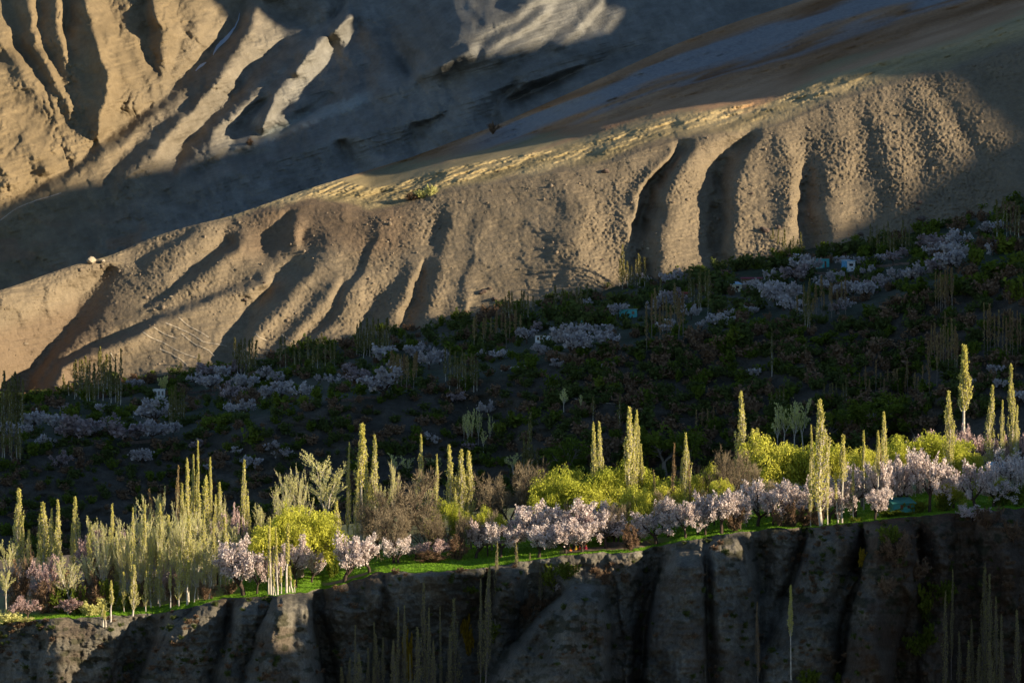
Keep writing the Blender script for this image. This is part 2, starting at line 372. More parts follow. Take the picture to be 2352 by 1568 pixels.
# ---- back mountains
BL = [
 (P('G', [(0, 1440), (200, 1310), (520, 1120), (760, 930), (1060, 725), (1200, 560), (1400, 420), (1480, 340), (1600, 200), (1650, 80), (1680, -60)]), [0, 0, 0]),
 (P('G', [(50, -60), (130, 220), (140, 330), (300, 540), (430, 740), (440, 860), (500, 960), (520, 1100)]), [74, 47.6, 15.6]),
 (P('G', [(200, -60), (225, 150), (250, 300), (330, 440), (430, 640), (500, 800)]), [118.6, 96, 47.6]),
 (P('G', [(275, -60), (285, 150), (300, 300), (390, 460), (470, 640)]), [90.4, 74, 42.5]),
 (P('G', [(380, -60), (390, 150), (440, 330), (490, 450), (510, 540)]), [127.2, 107.2, 74]),
 (P('G', [(440, -60), (440, 200), (495, 400), (505, 600), (500, 820), (525, 1090)]), [82.2, 52.8, 11]),
 (P('G', [(560, -60), (630, 150), (690, 330), (735, 490), (720, 700), (685, 900), (690, 980)]), [135.9, 118.6, 76.7, 30]),
 (P('G', [(750, -60), (810, 170), (870, 240), (960, 430), (1040, 560), (1050, 680), (1065, 720)]), [82.2, 52.8, 8.7]),
 (P('G', [(660, 160), (800, 400), (900, 700), (850, 850)]), [107.2, 74, 40, 17.9]),
 (P('G', [(1040, -60), (1075, 120), (1112, 200), (1125, 350), (1100, 480), (1075, 600)]), [124.3, 101.6, 55.4, 20.3]),
 (P('G', [(1000, -60), (1000, 150), (1010, 300), (1060, 460)]), [71.3, 58, 27.5]),
 (P('G', [(1300, 0), (1330, 150), (1250, 330), (1180, 470)]), [76.7, 52.8, 15.6]),
 (P('G', [(-150, 180), (0, 270), (110, 390), (200, 530), (290, 700), (420, 860)]), [107.2, 82.2, 40]),
 (P('G', [(-150, 320), (0, 430), (90, 590), (200, 740), (340, 880), (480, 1000)]), [79.4, 55.4, 25.1]),
 (P('G', [(-150, 600), (0, 760), (120, 900), (300, 1130)]), [90.4, 74, 34.9]),
 (P('G', [(-150, 800), (0, 980), (100, 1120), (210, 1290)]), [74, 52.8, 8.7]),
 (P('G', [(-150, 950), (0, 1130), (80, 1240), (120, 1330)]), [71.3, 47.6, 8.7]),
 # middle spurs
 (P('G', [(1330, 600), (1200, 700), (950, 885), (850, 1000), (700, 1090), (540, 1180), (300, 1330), (0, 1515), (-150, 1600)]), [22, 28, 30, 24]),
 (P('G', [(1400, 600), (1240, 740), (1050, 890), (900, 1020), (800, 1140), (760, 1250)]), [24, 18, 10, 6]),
 (P('G', [(1850, -60), (1740, 150), (1580, 420), (1420, 640), (1170, 870), (1020, 1080), (880, 1180), (830, 1300)]), [60, 58, 56, 48, 30]),
 (P('G', [(2020, 150), (1900, 370), (1790, 450), (1690, 590), (1500, 770), (1350, 910), (1240, 1000), (1210, 1080), (1200, 1190)]), [20, 8, 2, 0]),
 (P('G', [(2050, 440), (1850, 600), (1640, 770), (1490, 900), (1450, 1010), (1430, 1100)]), [40, 38, 36, 22]),
 (P('G', [(2010, 540), (1870, 700), (1720, 810), (1650, 950), (1570, 1060)]), [26, 10, 2, 4]),
 (P('G', [(2420, 120), (2200, 320), (2030, 510), (1910, 660), (1880, 760), (1830, 900), (1810, 940)]), [112, 110, 98, 76, 24]),
 (P('G', [(1600, -60), (1900, 50), (2150, 200), (2300, 100), (2350, -60)]), [28, 14, 14, 20]),
 (P('G', [(1940, 800), (2100, 690), (2350, 570)]) + P('H', [(900, 480)]), [34, 44, 36]),
 (P('H', [(140, 955), (290, 910), (400, 840), (560, 720), (680, 560), (660, 380), (600, 200), (560, -60)]), [0, 4, 18, 34, 44, 52]),
 (P('H', [(1170, 480), (1050, 300), (980, 120), (900, -60)]), [50, 56, 60, 64]),
 (P('H', [(880, 600), (850, 400), (800, 150), (760, -60)]), [34, 38, 48, 54]),
 # smooth foot ridge and the striped top slope, a spur well in front of the dark valley
 (P('H', [(-300, 1080), (0, 1012), (300, 945), (600, 825), (900, 695), (1000, 645), (1200, 552), (1240, 515), (1380, 400), (1530, 270), (1700, 180), (1870, 90), (2030, 0), (2150, -80)]), [26, 28, 40, 64, 100, 140, 180, 215, 240, 258, 274]),
 (P('H', [(1370, 435), (1450, 380), (1560, 330)]), [205, 235]),
 (P('H', [(1800, 380), (1950, 270), (2150, 130), (2351, 0)]), [217, 229, 237]),
 (P('H', [(1700, 350), (1900, 220), (2100, 80)]), [225, 241, 253]),
 (P('R', [(210, 200), (330, 100), (450, -40)]), [225, 237, 247]),
 (P('R', [(285, 195), (340, 130), (430, 45), (480, -40)]), [207, 217, 225]),
 (P('R', [(400, 150), (470, 60), (540, -40)]), [213, 225, 235]),
 (P('R', [(500, 170), (620, 60), (720, -60)]), [195, 207, 215]),
 (P('H', [(2351, 360), (1950, 500), (1600, 660), (1250, 760), (850, 860), (300, 1020), (0, 1080), (-300, 1180)]), [205, 188, 148, 88, 36, 6, 2]),
 (P('H', [(2351, 440), (2000, 520), (1650, 610), (1450, 730), (1310, 800), (1000, 870), (650, 960), (350, 1060), (0, 1190), (-300, 1290)]), [190, 165, 110, 58, 30]),
 (P('H', [(1480, 700), (1320, 840), (1240, 900), (1180, 1010)]), [110, 60]),
 (P('H', [(1880, 560), (1790, 690), (1750, 830)]), [150, 110]),
 (P('H', [(700, 990), (740, 1080), (780, 1190)]), [40, 30]),
 (P('R', [(700, 200), (300, 330), (0, 470)]), [190, 110]),
 ([(1900, -60), (1700, 60)], [180, 170]),
 (P('G', [(1250, 1200), (1000, 1400), (700, 1560), (300, 1700)]), [30, 30]),
 (P('G', [(1150, 1330), (850, 1400), (500, 1500), (0, 1660)]), [12, 8]),
 ([(-160, 640), (100, 640), (420, 600), (800, 480)], [10, 16]),
]
bf = Field(-170, 2530, -80, 760, 3.0, BL, eps=8.5, power=1.05)
bx = cols()
bot = interp(FANTOP, bx) + 40
nb = 330
tb = np.linspace(0, 1, nb)[:, None]
BY = -60 + (np.maximum(bot, 20) + 60) * tb
BX = np.broadcast_to(bx, BY.shape)
xb, zb = (BX - CX) / FOC * 2800, (CY - BY) / FOC * 2800
def back_base(px, py):
    return slope_depth(2560.0 + 0 * px, 700.0, py, .52)
wb = 7 * fbm(xb / 30, zb / 30, 80, 3)
hb = bf(BX + wb, BY + wb * .5)
gr = fbm(xb / 3.2, zb / 3.2, 13, 3, .6)
lb = fbm(xb / 26, zb / 18, 15, 4)
rb = noise2((xb + .5 * zb) / 14 + lb, (zb - .3 * xb) / 1.1, 25)
crag = smooth(.15, .6, fbm(xb / 40, zb / 40, 91, 3)) * (1 - smooth(560, 700, BX)) + .35 * smooth(.2, .6, fbm(xb / 30, zb / 30, 95, 3))
rl = np.clip(1 - np.abs(fbm((xb + .45 * zb) / 17 + .5 * lb, (zb - .45 * xb) / 60, 97, 3)), 0, 1) ** 2.5
rl2 = np.clip(1 - np.abs(fbm((xb - .25 * zb) / 15 + .5 * lb, (zb + .25 * xb) / 55, 98, 3)), 0, 1) ** 2.5
leftm = 1 - smooth(-30, 60, BX - interp([(0, 570), (130, 375), (370, 240), (530, 60), (560, -60)][::1], BX) * 0 - np.interp(BY, [-60, 60, 240, 375, 480, 700], [560, 530, 370, 180, 0, -200]))
rlm = rl2 * leftm + rl * (1 - leftm)
calm = smooth(940, 1040, BX) * (1 - smooth(150, 230, BY)) * .75
BD = back_base(BX, BY) - hb - (lb * 3.0 + gr * (.5 + .9 * crag) + rb * .8 + fbm(xb / 9, zb / 7, 197, 3) * 1.1 - rlm * (2.6 * leftm + 1.8)) * (1 - calm) - calm * rb * .6
bt = np.empty(BY.shape + (3,))
ctan, cgrey = np.array((.195, .148, .085)), np.array((.17, .165, .145))
gm = smooth(280, 760, BX * .8 + BY * .55)
bc = ctan + (cgrey - ctan) * gm[..., None]
bc = bc * (1 + .14 * lb[..., None] + .05 * gr[..., None])
streak = fbm((xb + .45 * zb) / 4, (zb - .45 * xb) / 40, 191, 4)
blot = fbm(xb / 9, zb / 6, 195, 4)
bc = bc * (1 + (.06 * streak + .13 * blot) * smooth(350, 700, BX + BY))[..., None]
teal = smooth(20, 6, np.abs(BY - interp([(600, 318), (700, 275), (800, 240), (860, 215)], BX)) + 5 * gr) * smooth(590, 620, BX) * (1 - smooth(820, 870, BX))
bc = bc + (np.array((.30, .33, .31)) - bc) * teal[..., None] * .6
rust = smooth(.35, .8, fbm(xb / 18, zb / 10, 44, 3)) * (1 - smooth(300, 420, BX)) * smooth(480, 540, BY)
bc = bc + (np.array((.24, .15, .09)) - bc) * rust[..., None] * .6
bt[:] = bc
BV = np.stack(ray(BX, BY, BD), -1)
bk = []
for k in (1, 2, 3):
    b = BV[0].copy(); b[:, 1] += 90 * k * k; b[:, 2] -= 22 * k * k
    bk.append(b)
earth_back = earth_mat('mountain_earth', .12, .6, .7, .16)
grid_mesh('mountain', np.concatenate([np.stack(bk[::-1]), BV]), earth_back, np.concatenate([np.repeat(bt[:1], 3, 0), bt]))

# ---- village bench and the dark hillside below it
def hill_base(px, py):
    b, e = interp(BASE, px), interp(EDGE_V, px)
    bench = 1500 + (1785 - 1500) * np.clip((e - py) / (e - b), -5, 1.3)
    low = slope_depth(1500 + 0 * px, e, np.maximum(py, e), .50)
    return np.where(py > e, low, bench)
VL = [
 ([(480, 1100), (560, 990), (700, 940), (820, 920), (960, 910)], [10, 26, 24, 6]),
 ([(700, 1180), (800, 1020), (860, 960)], [6, 12, 8]),
 ([(1150, 1180), (1090, 1010), (1060, 920)], [-14, -12, -4]),
 ([(420, 1180), (400, 1060), (430, 1010)], [-8, -6, 0]),
 ([(0, 1180), (60, 1060), (80, 1020)], [4, 6, 2]),
 ([(1330, 1180), (1300, 960), (1320, 850)], [4, 10, 4]),
 ([(1550, 1180), (1600, 950), (1620, 790)], [-6, -8, 0]),
 ([(1800, 1180), (1850, 900), (1880, 760)], [8, 12, 4]),
 ([(2050, 1000), (2080, 860), (2130, 700)], [-10, -14, -4]),
 ([(2352, 1000), (2200, 900), (2060, 960), (1980, 1010)], [30, 28, 22, 10]),
 ([(2400, 800), (2350, 650)], 10),
]
VL += [([(x, interp(EDGE_V, x) - 22) for x in range(-160, 2540, 100)], 2), ([(x, interp(BASE, x)) for x in range(-160, 2540, 100)], 0)]
vf = Field(-170, 2530, 380, 1420, 4.0, VL, eps=10.0)
vx = cols(step=3.2)
vtop, vbot = interp(BASE, vx) - 14, interp([(-200, 1400), (600, 1330), (1300, 1260), (2560, 1180)], vx)
nv = 200
VYg = vtop + (vbot - vtop) * np.linspace(0, 1, nv)[:, None]
VXg = np.broadcast_to(vx, VYg.shape)
def hill_noise(px, py):
    xv, zv = (px - CX) / FOC * 1550, (CY - py) / FOC * 1550
    low = smooth(-10, 40, py - interp(EDGE_V, px))
    return fbm(xv / 18, zv / 8, 41, 3) * (2.0 + 2.5 * low) + low * fbm(xv / 3, zv / 2.2, 43, 3) * 1.1
def hill_depth(px, py):
    px, py = np.asarray(px, float), np.asarray(py, float)
    return hill_base(px, py) - vf(px, py) - hill_noise(px, py)
VD = hill_depth(VXg, VYg)
xv, zv = (VXg - CX) / FOC * 1550, (CY - VYg) / FOC * 1550
vt = np.empty(VYg.shape + (3,))
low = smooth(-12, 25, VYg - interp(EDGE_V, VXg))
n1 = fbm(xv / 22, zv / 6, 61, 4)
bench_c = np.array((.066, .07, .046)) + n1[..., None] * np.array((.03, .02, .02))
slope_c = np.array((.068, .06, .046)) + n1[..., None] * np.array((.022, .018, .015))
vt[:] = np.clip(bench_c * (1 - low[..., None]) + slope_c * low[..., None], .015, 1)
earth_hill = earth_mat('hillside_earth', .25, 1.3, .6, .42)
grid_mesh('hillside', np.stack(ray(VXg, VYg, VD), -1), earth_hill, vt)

# ---- near terrace and its cliff
KL = [
 (P('D', [(-200, 500), (-200, 1100)]), 0), (P('D', [(300, 560), (250, 800), (200, 1050)]), [4, 6]), (P('D', [(650, 560), (620, 800), (560, 1050)]), [-2, -6]),
 (P('D', [(1350, 480), (1250, 580), (1130, 700), (1070, 830), (1000, 1010)]), [3, 8, 10, 9]),
 (P('D', [(1150, 490), (1060, 640), (1010, 760), (960, 890), (920, 1010)]), [-2, -8, -9, -9]),
 (P('D', [(1600, 430), (1560, 560), (1500, 750), (1420, 1000)]), [2, -1, 0, 2]),
 (P('D', [(1700, 500), (1640, 700), (1590, 1000)]), [7, 9, 11]),
 (P('D', [(1950, 420), (1900, 600), (1870, 780), (1840, 940), (1800, 1080)]), [9, 14, 15, 14]),
 (P('D', [(2090, 420), (2130, 560), (2120, 700), (2040, 830), (2100, 1000)]), [6, 10, 8, 4]),
 (P('D', [(2240, 370), (2165, 480), (2190, 620), (2230, 800), (2270, 1050)]), [-4, -9, -11, -14]),
 (P('E', [(100, 480), (200, 400), (350, 360), (480, 370), (700, 350), (950, 340)]), [-6, 0, 3, 3, 4, 1]),
 (P('E', [(300, 450), (270, 560), (180, 700), (100, 850)]), [2, 0, -6, -12]),
 (P('E', [(600, 520), (650, 700), (700, 900), (800, 1150)]), [-4, -12, -16, -14]),
 (P('E', [(900, 480), (950, 700), (1000, 900)]), [-6, -16, -18]),
 (P('E', [(1060, 340), (1030, 460), (1010, 600)]), [-3, -9, -14]),
 (P('E', [(1180, 380), (1130, 480), (1080, 590)]), [2, 3, -4]),
 (P('E', [(1420, 290), (1380, 420), (1300, 600), (1200, 760)]), [1, -4, -9, -14]),
 (P('E', [(1500, 530), (1400, 630), (1250, 760), (1130, 890), (950, 1050), (850, 1150)]), [-7, -10, -13, -14, -12]),
 (P('E', [(1660, 420), (1570, 510), (1470, 640), (1350, 750), (1270, 860), (1200, 960), (1100, 1100)]), [4, 7, 7, 6, 4]),
 (P('E', [(1690, 430), (1770, 530), (1800, 620), (1820, 800), (1800, 1100)]), [4, 9, 10, 11, 13]),
 (P('E', [(1620, 520), (1560, 800), (1450, 1100)]), [10, 13, 14]),
 (P('E', [(1700, 260), (1650, 340)]), [2, 0]),
 (P('E', [(1860, 540), (1900, 700), (1920, 1000)]), [-2, 0, 4]),
 (P('E', [(1950, 260), (1960, 400), (1990, 600), (1960, 850)]), [1, -2, -3, 0]),
 (P('E', [(2170, 170), (2160, 300), (2130, 480), (2090, 700), (2080, 900), (2060, 1120)]), [-3, -9, -11, -10, -8]),
 (P('E', [(2340, 220), (2280, 330), (2210, 450), (2180, 560), (2150, 700), (2125, 900), (2100, 1100)]), [5, 7, 6, 6]),
 (P('F', [(20, 310), (90, 350), (125, 420), (135, 520), (140, 700), (150, 1000), (150, 1280)]), [7, 10, 11, 10, 10]),
 (P('F', [(165, 330), (170, 450), (175, 700), (178, 900), (190, 1280)]), [-2, 1, 2, 2]),
 (P('F', [(320, 290), (385, 345), (425, 450), (450, 600), (485, 750), (500, 1000)]), [7, 9, 8, 6, 4]),
 (P('F', [(230, 400), (220, 700), (280, 1000), (300, 1280)]), [8, 9, 9]),
 (P('F', [(510, 250), (540, 400), (560, 600), (590, 800), (560, 1000)]), [-3, -8, -10, -8, -4]),
 (P('F', [(850, 240), (800, 430), (740, 620), (650, 750)]), [-4, -9, -11, -9]),
 (P('F', [(900, 240), (850, 400), (800, 570), (720, 740), (650, 950), (560, 1200)]), [4, 6, 6, 5, 7]),
 (P('F', [(980, 250), (960, 400), (900, 650)]), [4, 2, 1]),
 (P('F', [(1210, 215), (1110, 350), (1050, 500), (960, 680), (860, 860)]), [6, 8, 8, 7]),
 (P('F', [(1260, 280), (1180, 450), (1120, 600), (1000, 800)]), [2, 3, 3]),
 (P('F', [(1330, 300), (1240, 500), (1200, 650), (1240, 800), (1270, 1000), (1360, 1200)]), [7, 12, 14, 14, 14]),
 (P('F', [(1000, 900), (1050, 1100), (1050, 1280)]), [10, 11]),
 (P('F', [(1580, 240), (1590, 450), (1600, 660)]), [6, 8, 6]),
 (P('F', [(1420, 480), (1480, 650), (1490, 850), (1450, 1050), (1470, 1280)]), [3, -1, -4, -5]),
 (P('F', [(1650, 280), (1660, 500), (1700, 800)]), [-2, -3, -5]),
 (P('F', [(1770, 260), (1790, 450)]), [4, 4]),
 (P('F', [(1850, 260), (1950, 600), (1950, 1000)]), [-1, -5, -8]),
 (P('F', [(2240, 300), (2270, 500), (2280, 650)]), [5, 8, 4]),
 (P('F', [(2100, 400), (2150, 800), (2200, 1250)]), [-2, -5, -8]),
 (P('F', [(2450, 200), (2450, 1200)]), 2),
]
kf = Field(-170, 2530, 1120, 1700, 3.0, KL, eps=4.0)
kx = cols()
ky0 = interp(CLIFF, kx)
nk = 210
tk = np.linspace(0, 1, nk)[:, None] ** 1.0
KYg = ky0 + (1680 - ky0) * tk
KXg = np.broadcast_to(kx, KYg.shape)
BUTT = [
 ([(440, 1400), (400, 1440), (360, 1500), (335, 1568), (320, 1680)], [(520, 1375), (520, 1420), (505, 1500), (480, 1680)], 8),
 ([(100, 1425), (90, 1500), (70, 1680)], [(300, 1415), (270, 1500), (220, 1680)], 6),
 ([(540, 1380), (520, 1440), (490, 1520), (470, 1680)], [(620, 1372), (600, 1450), (560, 1550), (550, 1680)], 6),
 ([(620, 1372), (600, 1430), (560, 1530), (530, 1680)], [(718, 1364), (715, 1410), (720, 1470), (745, 1560), (770, 1680)], 12),
 ([(740, 1354), (735, 1420), (760, 1500), (800, 1680)], [(880, 1318), (880, 1380), (860, 1440), (840, 1680)], 6),
 ([(885, 1318), (890, 1400), (900, 1680)], [(1120, 1306), (1110, 1370), (1050, 1450), (1000, 1680)], 4),
 ([(1125, 1320), (1120, 1390), (1100, 1500)], [(1210, 1300), (1200, 1390), (1170, 1500)], 5),
 ([(1310, 1342), (1250, 1400), (1190, 1460), (1130, 1530), (1040, 1680)], [(1365, 1342), (1395, 1400), (1405, 1460), (1410, 1560), (1415, 1680)], 21),
 ([(1400, 1278), (1410, 1350), (1425, 1430), (1440, 1680)], [(1490, 1260), (1470, 1340), (1455, 1430), (1450, 1680)], 3),
 ([(1560, 1262), (1520, 1320), (1500, 1390), (1485, 1470), (1470, 1680)], [(1612, 1262), (1618, 1320), (1622, 1400), (1624, 1520), (1628, 1680)], 14),
 ([(1604, 1248), (1606, 1350), (1610, 1450), (1616, 1680)], [(1700, 1236), (1714, 1300), (1730, 1390), (1745, 1470), (1770, 1680)], 9),
 ([(1745, 1226), (1760, 1330), (1740, 1400)], [(1850, 1216), (1830, 1330), (1790, 1400)], 3),
 ([(1865, 1216), (1845, 1290), (1815, 1370), (1770, 1470), (1720, 1680)], [(1975, 1206), (1978, 1280), (1955, 1360), (1930, 1450), (1925, 1680)], 12),
 ([(1985, 1215), (1985, 1290), (1965, 1370), (1940, 1470), (1930, 1680)], [(2098, 1192), (2105, 1290), (2100, 1360), (2060, 1480), (2045, 1680)], 18),
 ([(2115, 1190), (2115, 1450), (2100, 1680)], [(2190, 1185), (2190, 1450), (2200, 1680)], 5),
 ([(2240, 1180), (2250, 1400), (2260, 1680)], [(2345, 1170), (2340, 1400), (2350, 1680)], 7)]
def buttress(px, py):
    wx = px + 7 * fbm(px / 50, py / 50, 181, 3)
    tot = np.zeros(np.broadcast(px, py).shape)
    for Lb, Rb, amp in BUTT:
        l, r = np.array(Lb, float), np.array(Rb, float)
        xl, xr = np.interp(py, l[:, 1], l[:, 0]), np.interp(py, r[:, 1], r[:, 0])
        t = np.clip((wx - (xl + xr) / 2) / ((xr - xl) / 2), -1, 1)
        top = min(l[0, 1], r[0, 1])
        tot = np.maximum(tot, amp * np.sqrt(1 - t * t) * np.sqrt(np.clip((py - top) / 40, 0, 1)))
    return tot
def cliff_depth(px, py):
    px, py = np.asarray(px, float), np.asarray(py, float)
    e = interp(CLIFF, px)
    h = kf(px, py)
    x, z = (px - CX) / FOC * 700, (CY - py) / FOC * 700
    low = np.maximum(py - e, 0)
    n = fbm(x / 5, z / 7, 111, 4) * 1.1 + fbm(x / 1.6, z / 1.8, 115, 4, .62) * .55 * smooth(0, 12, low)
    n = n + smooth(.1, .5, fbm(x / 9, z / 6, 121, 3)) * fbm(x / .8, z / 1.0, 125, 2) * .55 * smooth(0, 12, low)
    n = n + .32 * fbm(x / 9, z / .9, 127, 3) * smooth(0, 14, low) + .22 * (fbm(x / .6, z / 6, 129, 2)) * smooth(0, 20, low)
    return slope_depth(702.0 + 0 * px, e, np.maximum(py, e), 2.3) - h * .8 - buttress(px, py) * 1.15 - n
KD = cliff_depth(KXg, KYg)
KV = np.stack(ray(KXg, KYg, KD), -1)
# below the picture the wall runs on down to the valley floor
foot = [KV[-1].copy() for _ in range(3)]
for i, f in enumerate(foot):
    f[:, 1] -= 6 * (i + 1); f[:, 2] -= 22 * (i + 1)
xk, zk = (KXg - CX) / FOC * 700, (CY - KYg) / FOC * 700
nn = fbm(xk / 6, zk / 5, 131, 4)
kt = np.empty(KYg.shape + (3,))
kc = np.array((.15, .135, .105)) + nn[..., None] * np.array((.05, .045, .035))
rusty = smooth(.1, .7, fbm(xk / 10, zk / 6, 141, 3)) * .5 + smooth(1900, 2050, KXg) * .8  # rusty patches; the right end's dimness is put into the colour too
kc = kc + (np.array((.095, .064, .042)) - kc) * np.clip(rusty, 0, 1)[..., None]
tuft = smooth(.25, .6, fbm(xk / 1.6, zk / 1.2, 151, 3)) * smooth(-.2, .4, fbm(xk / 12, zk / 9, 155, 2))
kc = kc + (np.array((.05, .048, .028)) - kc) * (tuft * .85)[..., None]
kt[:] = np.clip(kc, .01, 1)
earth_cliff = earth_mat('cliff_earth', .8, 2.6, .35, .42)
grid_mesh('cliff', np.concatenate([KV, np.stack(foot)]), earth_cliff, np.concatenate([kt, np.repeat(kt[-1:], 3, 0)]))

def edge_depth(px):
    return cliff_depth(px, interp(CLIFF, px))
def terrace_z(px, d):
    """height of the terrace field at depth d along the direction of px"""
    px, d = np.asarray(px, float), np.asarray(d, float)
    e = interp(CLIFF, px)
    de = edge_depth(px)
    off = np.maximum(d - de, 0)
    es = interp(CLIFF_S, px)
    e = es + (e - es) * np.exp(-off / 9)
    z0 = (CY - e) / FOC * (702 + (de - 702) * np.exp(-off / 9))
    xw = (px - CX) / FOC * d
    return z0 + off * .022 + smooth(4, 34, off) * 1.5 + smooth(30, 60, off) * 1.2 + .25 * fbm(xw / 9, d / 9, 161, 3) * smooth(0, 6, off)
tx = cols(step=4.6)
toff = np.concatenate([np.linspace(0, 20, 60), np.linspace(21, 60, 40), np.linspace(64, 260, 50)])[::-1]
TXg = np.broadcast_to(tx, (len(toff), len(tx)))
TDg = edge_depth(TXg) + toff[:, None]
TZ = terrace_z(TXg, TDg) - smooth(120, 260, TDg - edge_depth(TXg)) * 45
TV = np.stack([(TXg - CX) / FOC * TDg, TDg, TZ], -1)
gx, gy = TV[..., 0], TV[..., 1]
n3 = fbm(gx / 6, gy / 4, 171, 4)
off2 = TDg - edge_depth(TXg)
grass, dirt = np.array((.17, .29, .03)), np.array((.22, .165, .11))
gt = grass * (1 + .25 * n3[..., None])
lip = 1 - smooth(.15, .9, off2 + n3 * .6)
plough = smooth(1270, 1310, TXg) * (1 - smooth(1480, 1560, TXg)) * smooth(5, 7, off2) * (1 - smooth(13, 15, off2))
plough2 = smooth(730, 760, TXg) * (1 - smooth(850, 880, TXg)) * smooth(6, 7, off2) * (1 - smooth(10, 11, off2))
forest = smooth(38, 55, off2 + 6 * n3)
leftd = smooth(8, 16, off2 + 3 * n3) * (1 - smooth(480, 560, TXg))
mixd = np.clip(lip + plough + plough2 + forest * .7 + leftd * .7, 0, 1)[..., None]
gt = gt * (1 - mixd) + dirt * mixd
earth_terrace = earth_mat('meadow_ground', 1.2, 6.0, .05, .2)
grid_mesh('terrace_meadow', TV, earth_terrace, np.clip(gt, .01, 1))

# ---- valley floor under everything
mfloor, nt_, bs_ = new_mat('valley_floor_earth')
bs_.inputs['Base Color'].default_value = (.12, .10, .075, 1)
fl = np.array([[[-30000, -20000, -150], [30000, -20000, -150]], [[-30000, 40000, -150], [30000, 40000, -150]]], float)
grid_mesh('valley_floor', fl, mfloor)

def moraine_depth(px, py):
    c = int(np.clip(round((px - mx[0]) / STEP), 0, len(mx) - 1))
    return float(np.interp(py, MY[:, c], MD[:, c]))
def mountain_depth(px, py):
    c = int(np.clip(round((px - bx[0]) / STEP), 0, len(bx) - 1))
    return float(np.interp(py, BY[:, c], BD[:, c]))
# ------------------------------------------------------------------ unseen spur and ridge added to the right, crests shaped to cast the shade
def ridge_mesh(name, prof, s0, du, slope, jit, mat, col, wid):
    u = np.arange(prof[0][0], prof[-1][0] + du, du)
    pr = np.array(prof, float)
    hgt = np.interp(u, pr[:, 0], pr[:, 1]) + jit * fbm(u / (9 * jit + 2), u * 0 + 3.3, 301, 4)
    te = math.tan(SUN_EL)
    sa, ca = math.sin(SUN_AZ), math.cos(SUN_AZ)
    ss = np.concatenate([-wid * np.linspace(1, 0, 26) ** 1.6, (wid * np.linspace(0, 1, 26) ** 1.6)[1:]])
    S, U = np.meshgrid(ss, u, indexing='ij')
    crest = np.broadcast_to(hgt + s0 * te, U.shape)
    Z = crest - slope * np.sqrt(S * S + 4) + slope * 2 + fbm(S / 30, U / 30, 311, 4) * np.minimum(np.abs(S) * .15, 9)
    Z = np.maximum(Z, -148)
    s = s0 + S
    V = np.stack([s * sa + U * ca, -s * ca + U * sa, Z], -1)
    t = np.ones(V.shape) * np.array(col)
    grid_mesh(name, V, mat, t)
NEAR = [(574, 10), (580, 40), (590, 41.7), (593.5, 40.5), (595.5, 24), (603.5, 24), (605.5, 33), (608, 28), (610, 33), (613.2, 34), (615.5, 34.8), (620, 34.3), (629, 34.5), (632, 32.7), (636, 31.7),
        (639.6, 30), (642, 29.4), (643, 21.5), (651.5, 20.5), (653, 25.5), (656, 25.5), (660, 25.1), (665, 23.1), (668, 21.5), (672, 22), (676, 24), (682, 27), (692, 29), (702, 31), (730, 33), (770, 35), (800, 35), (830, 20)]
FAR = [(770, -80), (805, 10), (840, 120), (900, 200), (1000, 218), (1200, 226), (1440, 226), (1500, 226), (1560, 220), (1600, 216), (1640, 210), (1690, 208), (1720, 217), (1740, 228), (1780, 244), (1800, 264), (1820, 284), (1840, 308), (1860, 328), (1880, 348), (1900, 364), (1950, 386), (2020, 412), (2100, 440), (2200, 468), (2260, 490), (2300, 500), (2340, 509), (2400, 511), (2440, 514), (2480, 524), (2520, 540), (2560, 540), (2616, 546), (2644, 566), (2668, 640), (2682, 725), (2720, 735), (2800, 740), (3000, 690), (3200, 640), (3500, 300)]
ridge_mesh('unseen_shade_spur', NEAR, -40.0, 0.8, 1.9, .4, earth_cliff, (.2, .17, .13), 75)
ridge_mesh('unseen_shade_ridge', FAR, 520.0, 5.0, 1.0, 2.5, earth_back, (.25, .21, .15), 900)
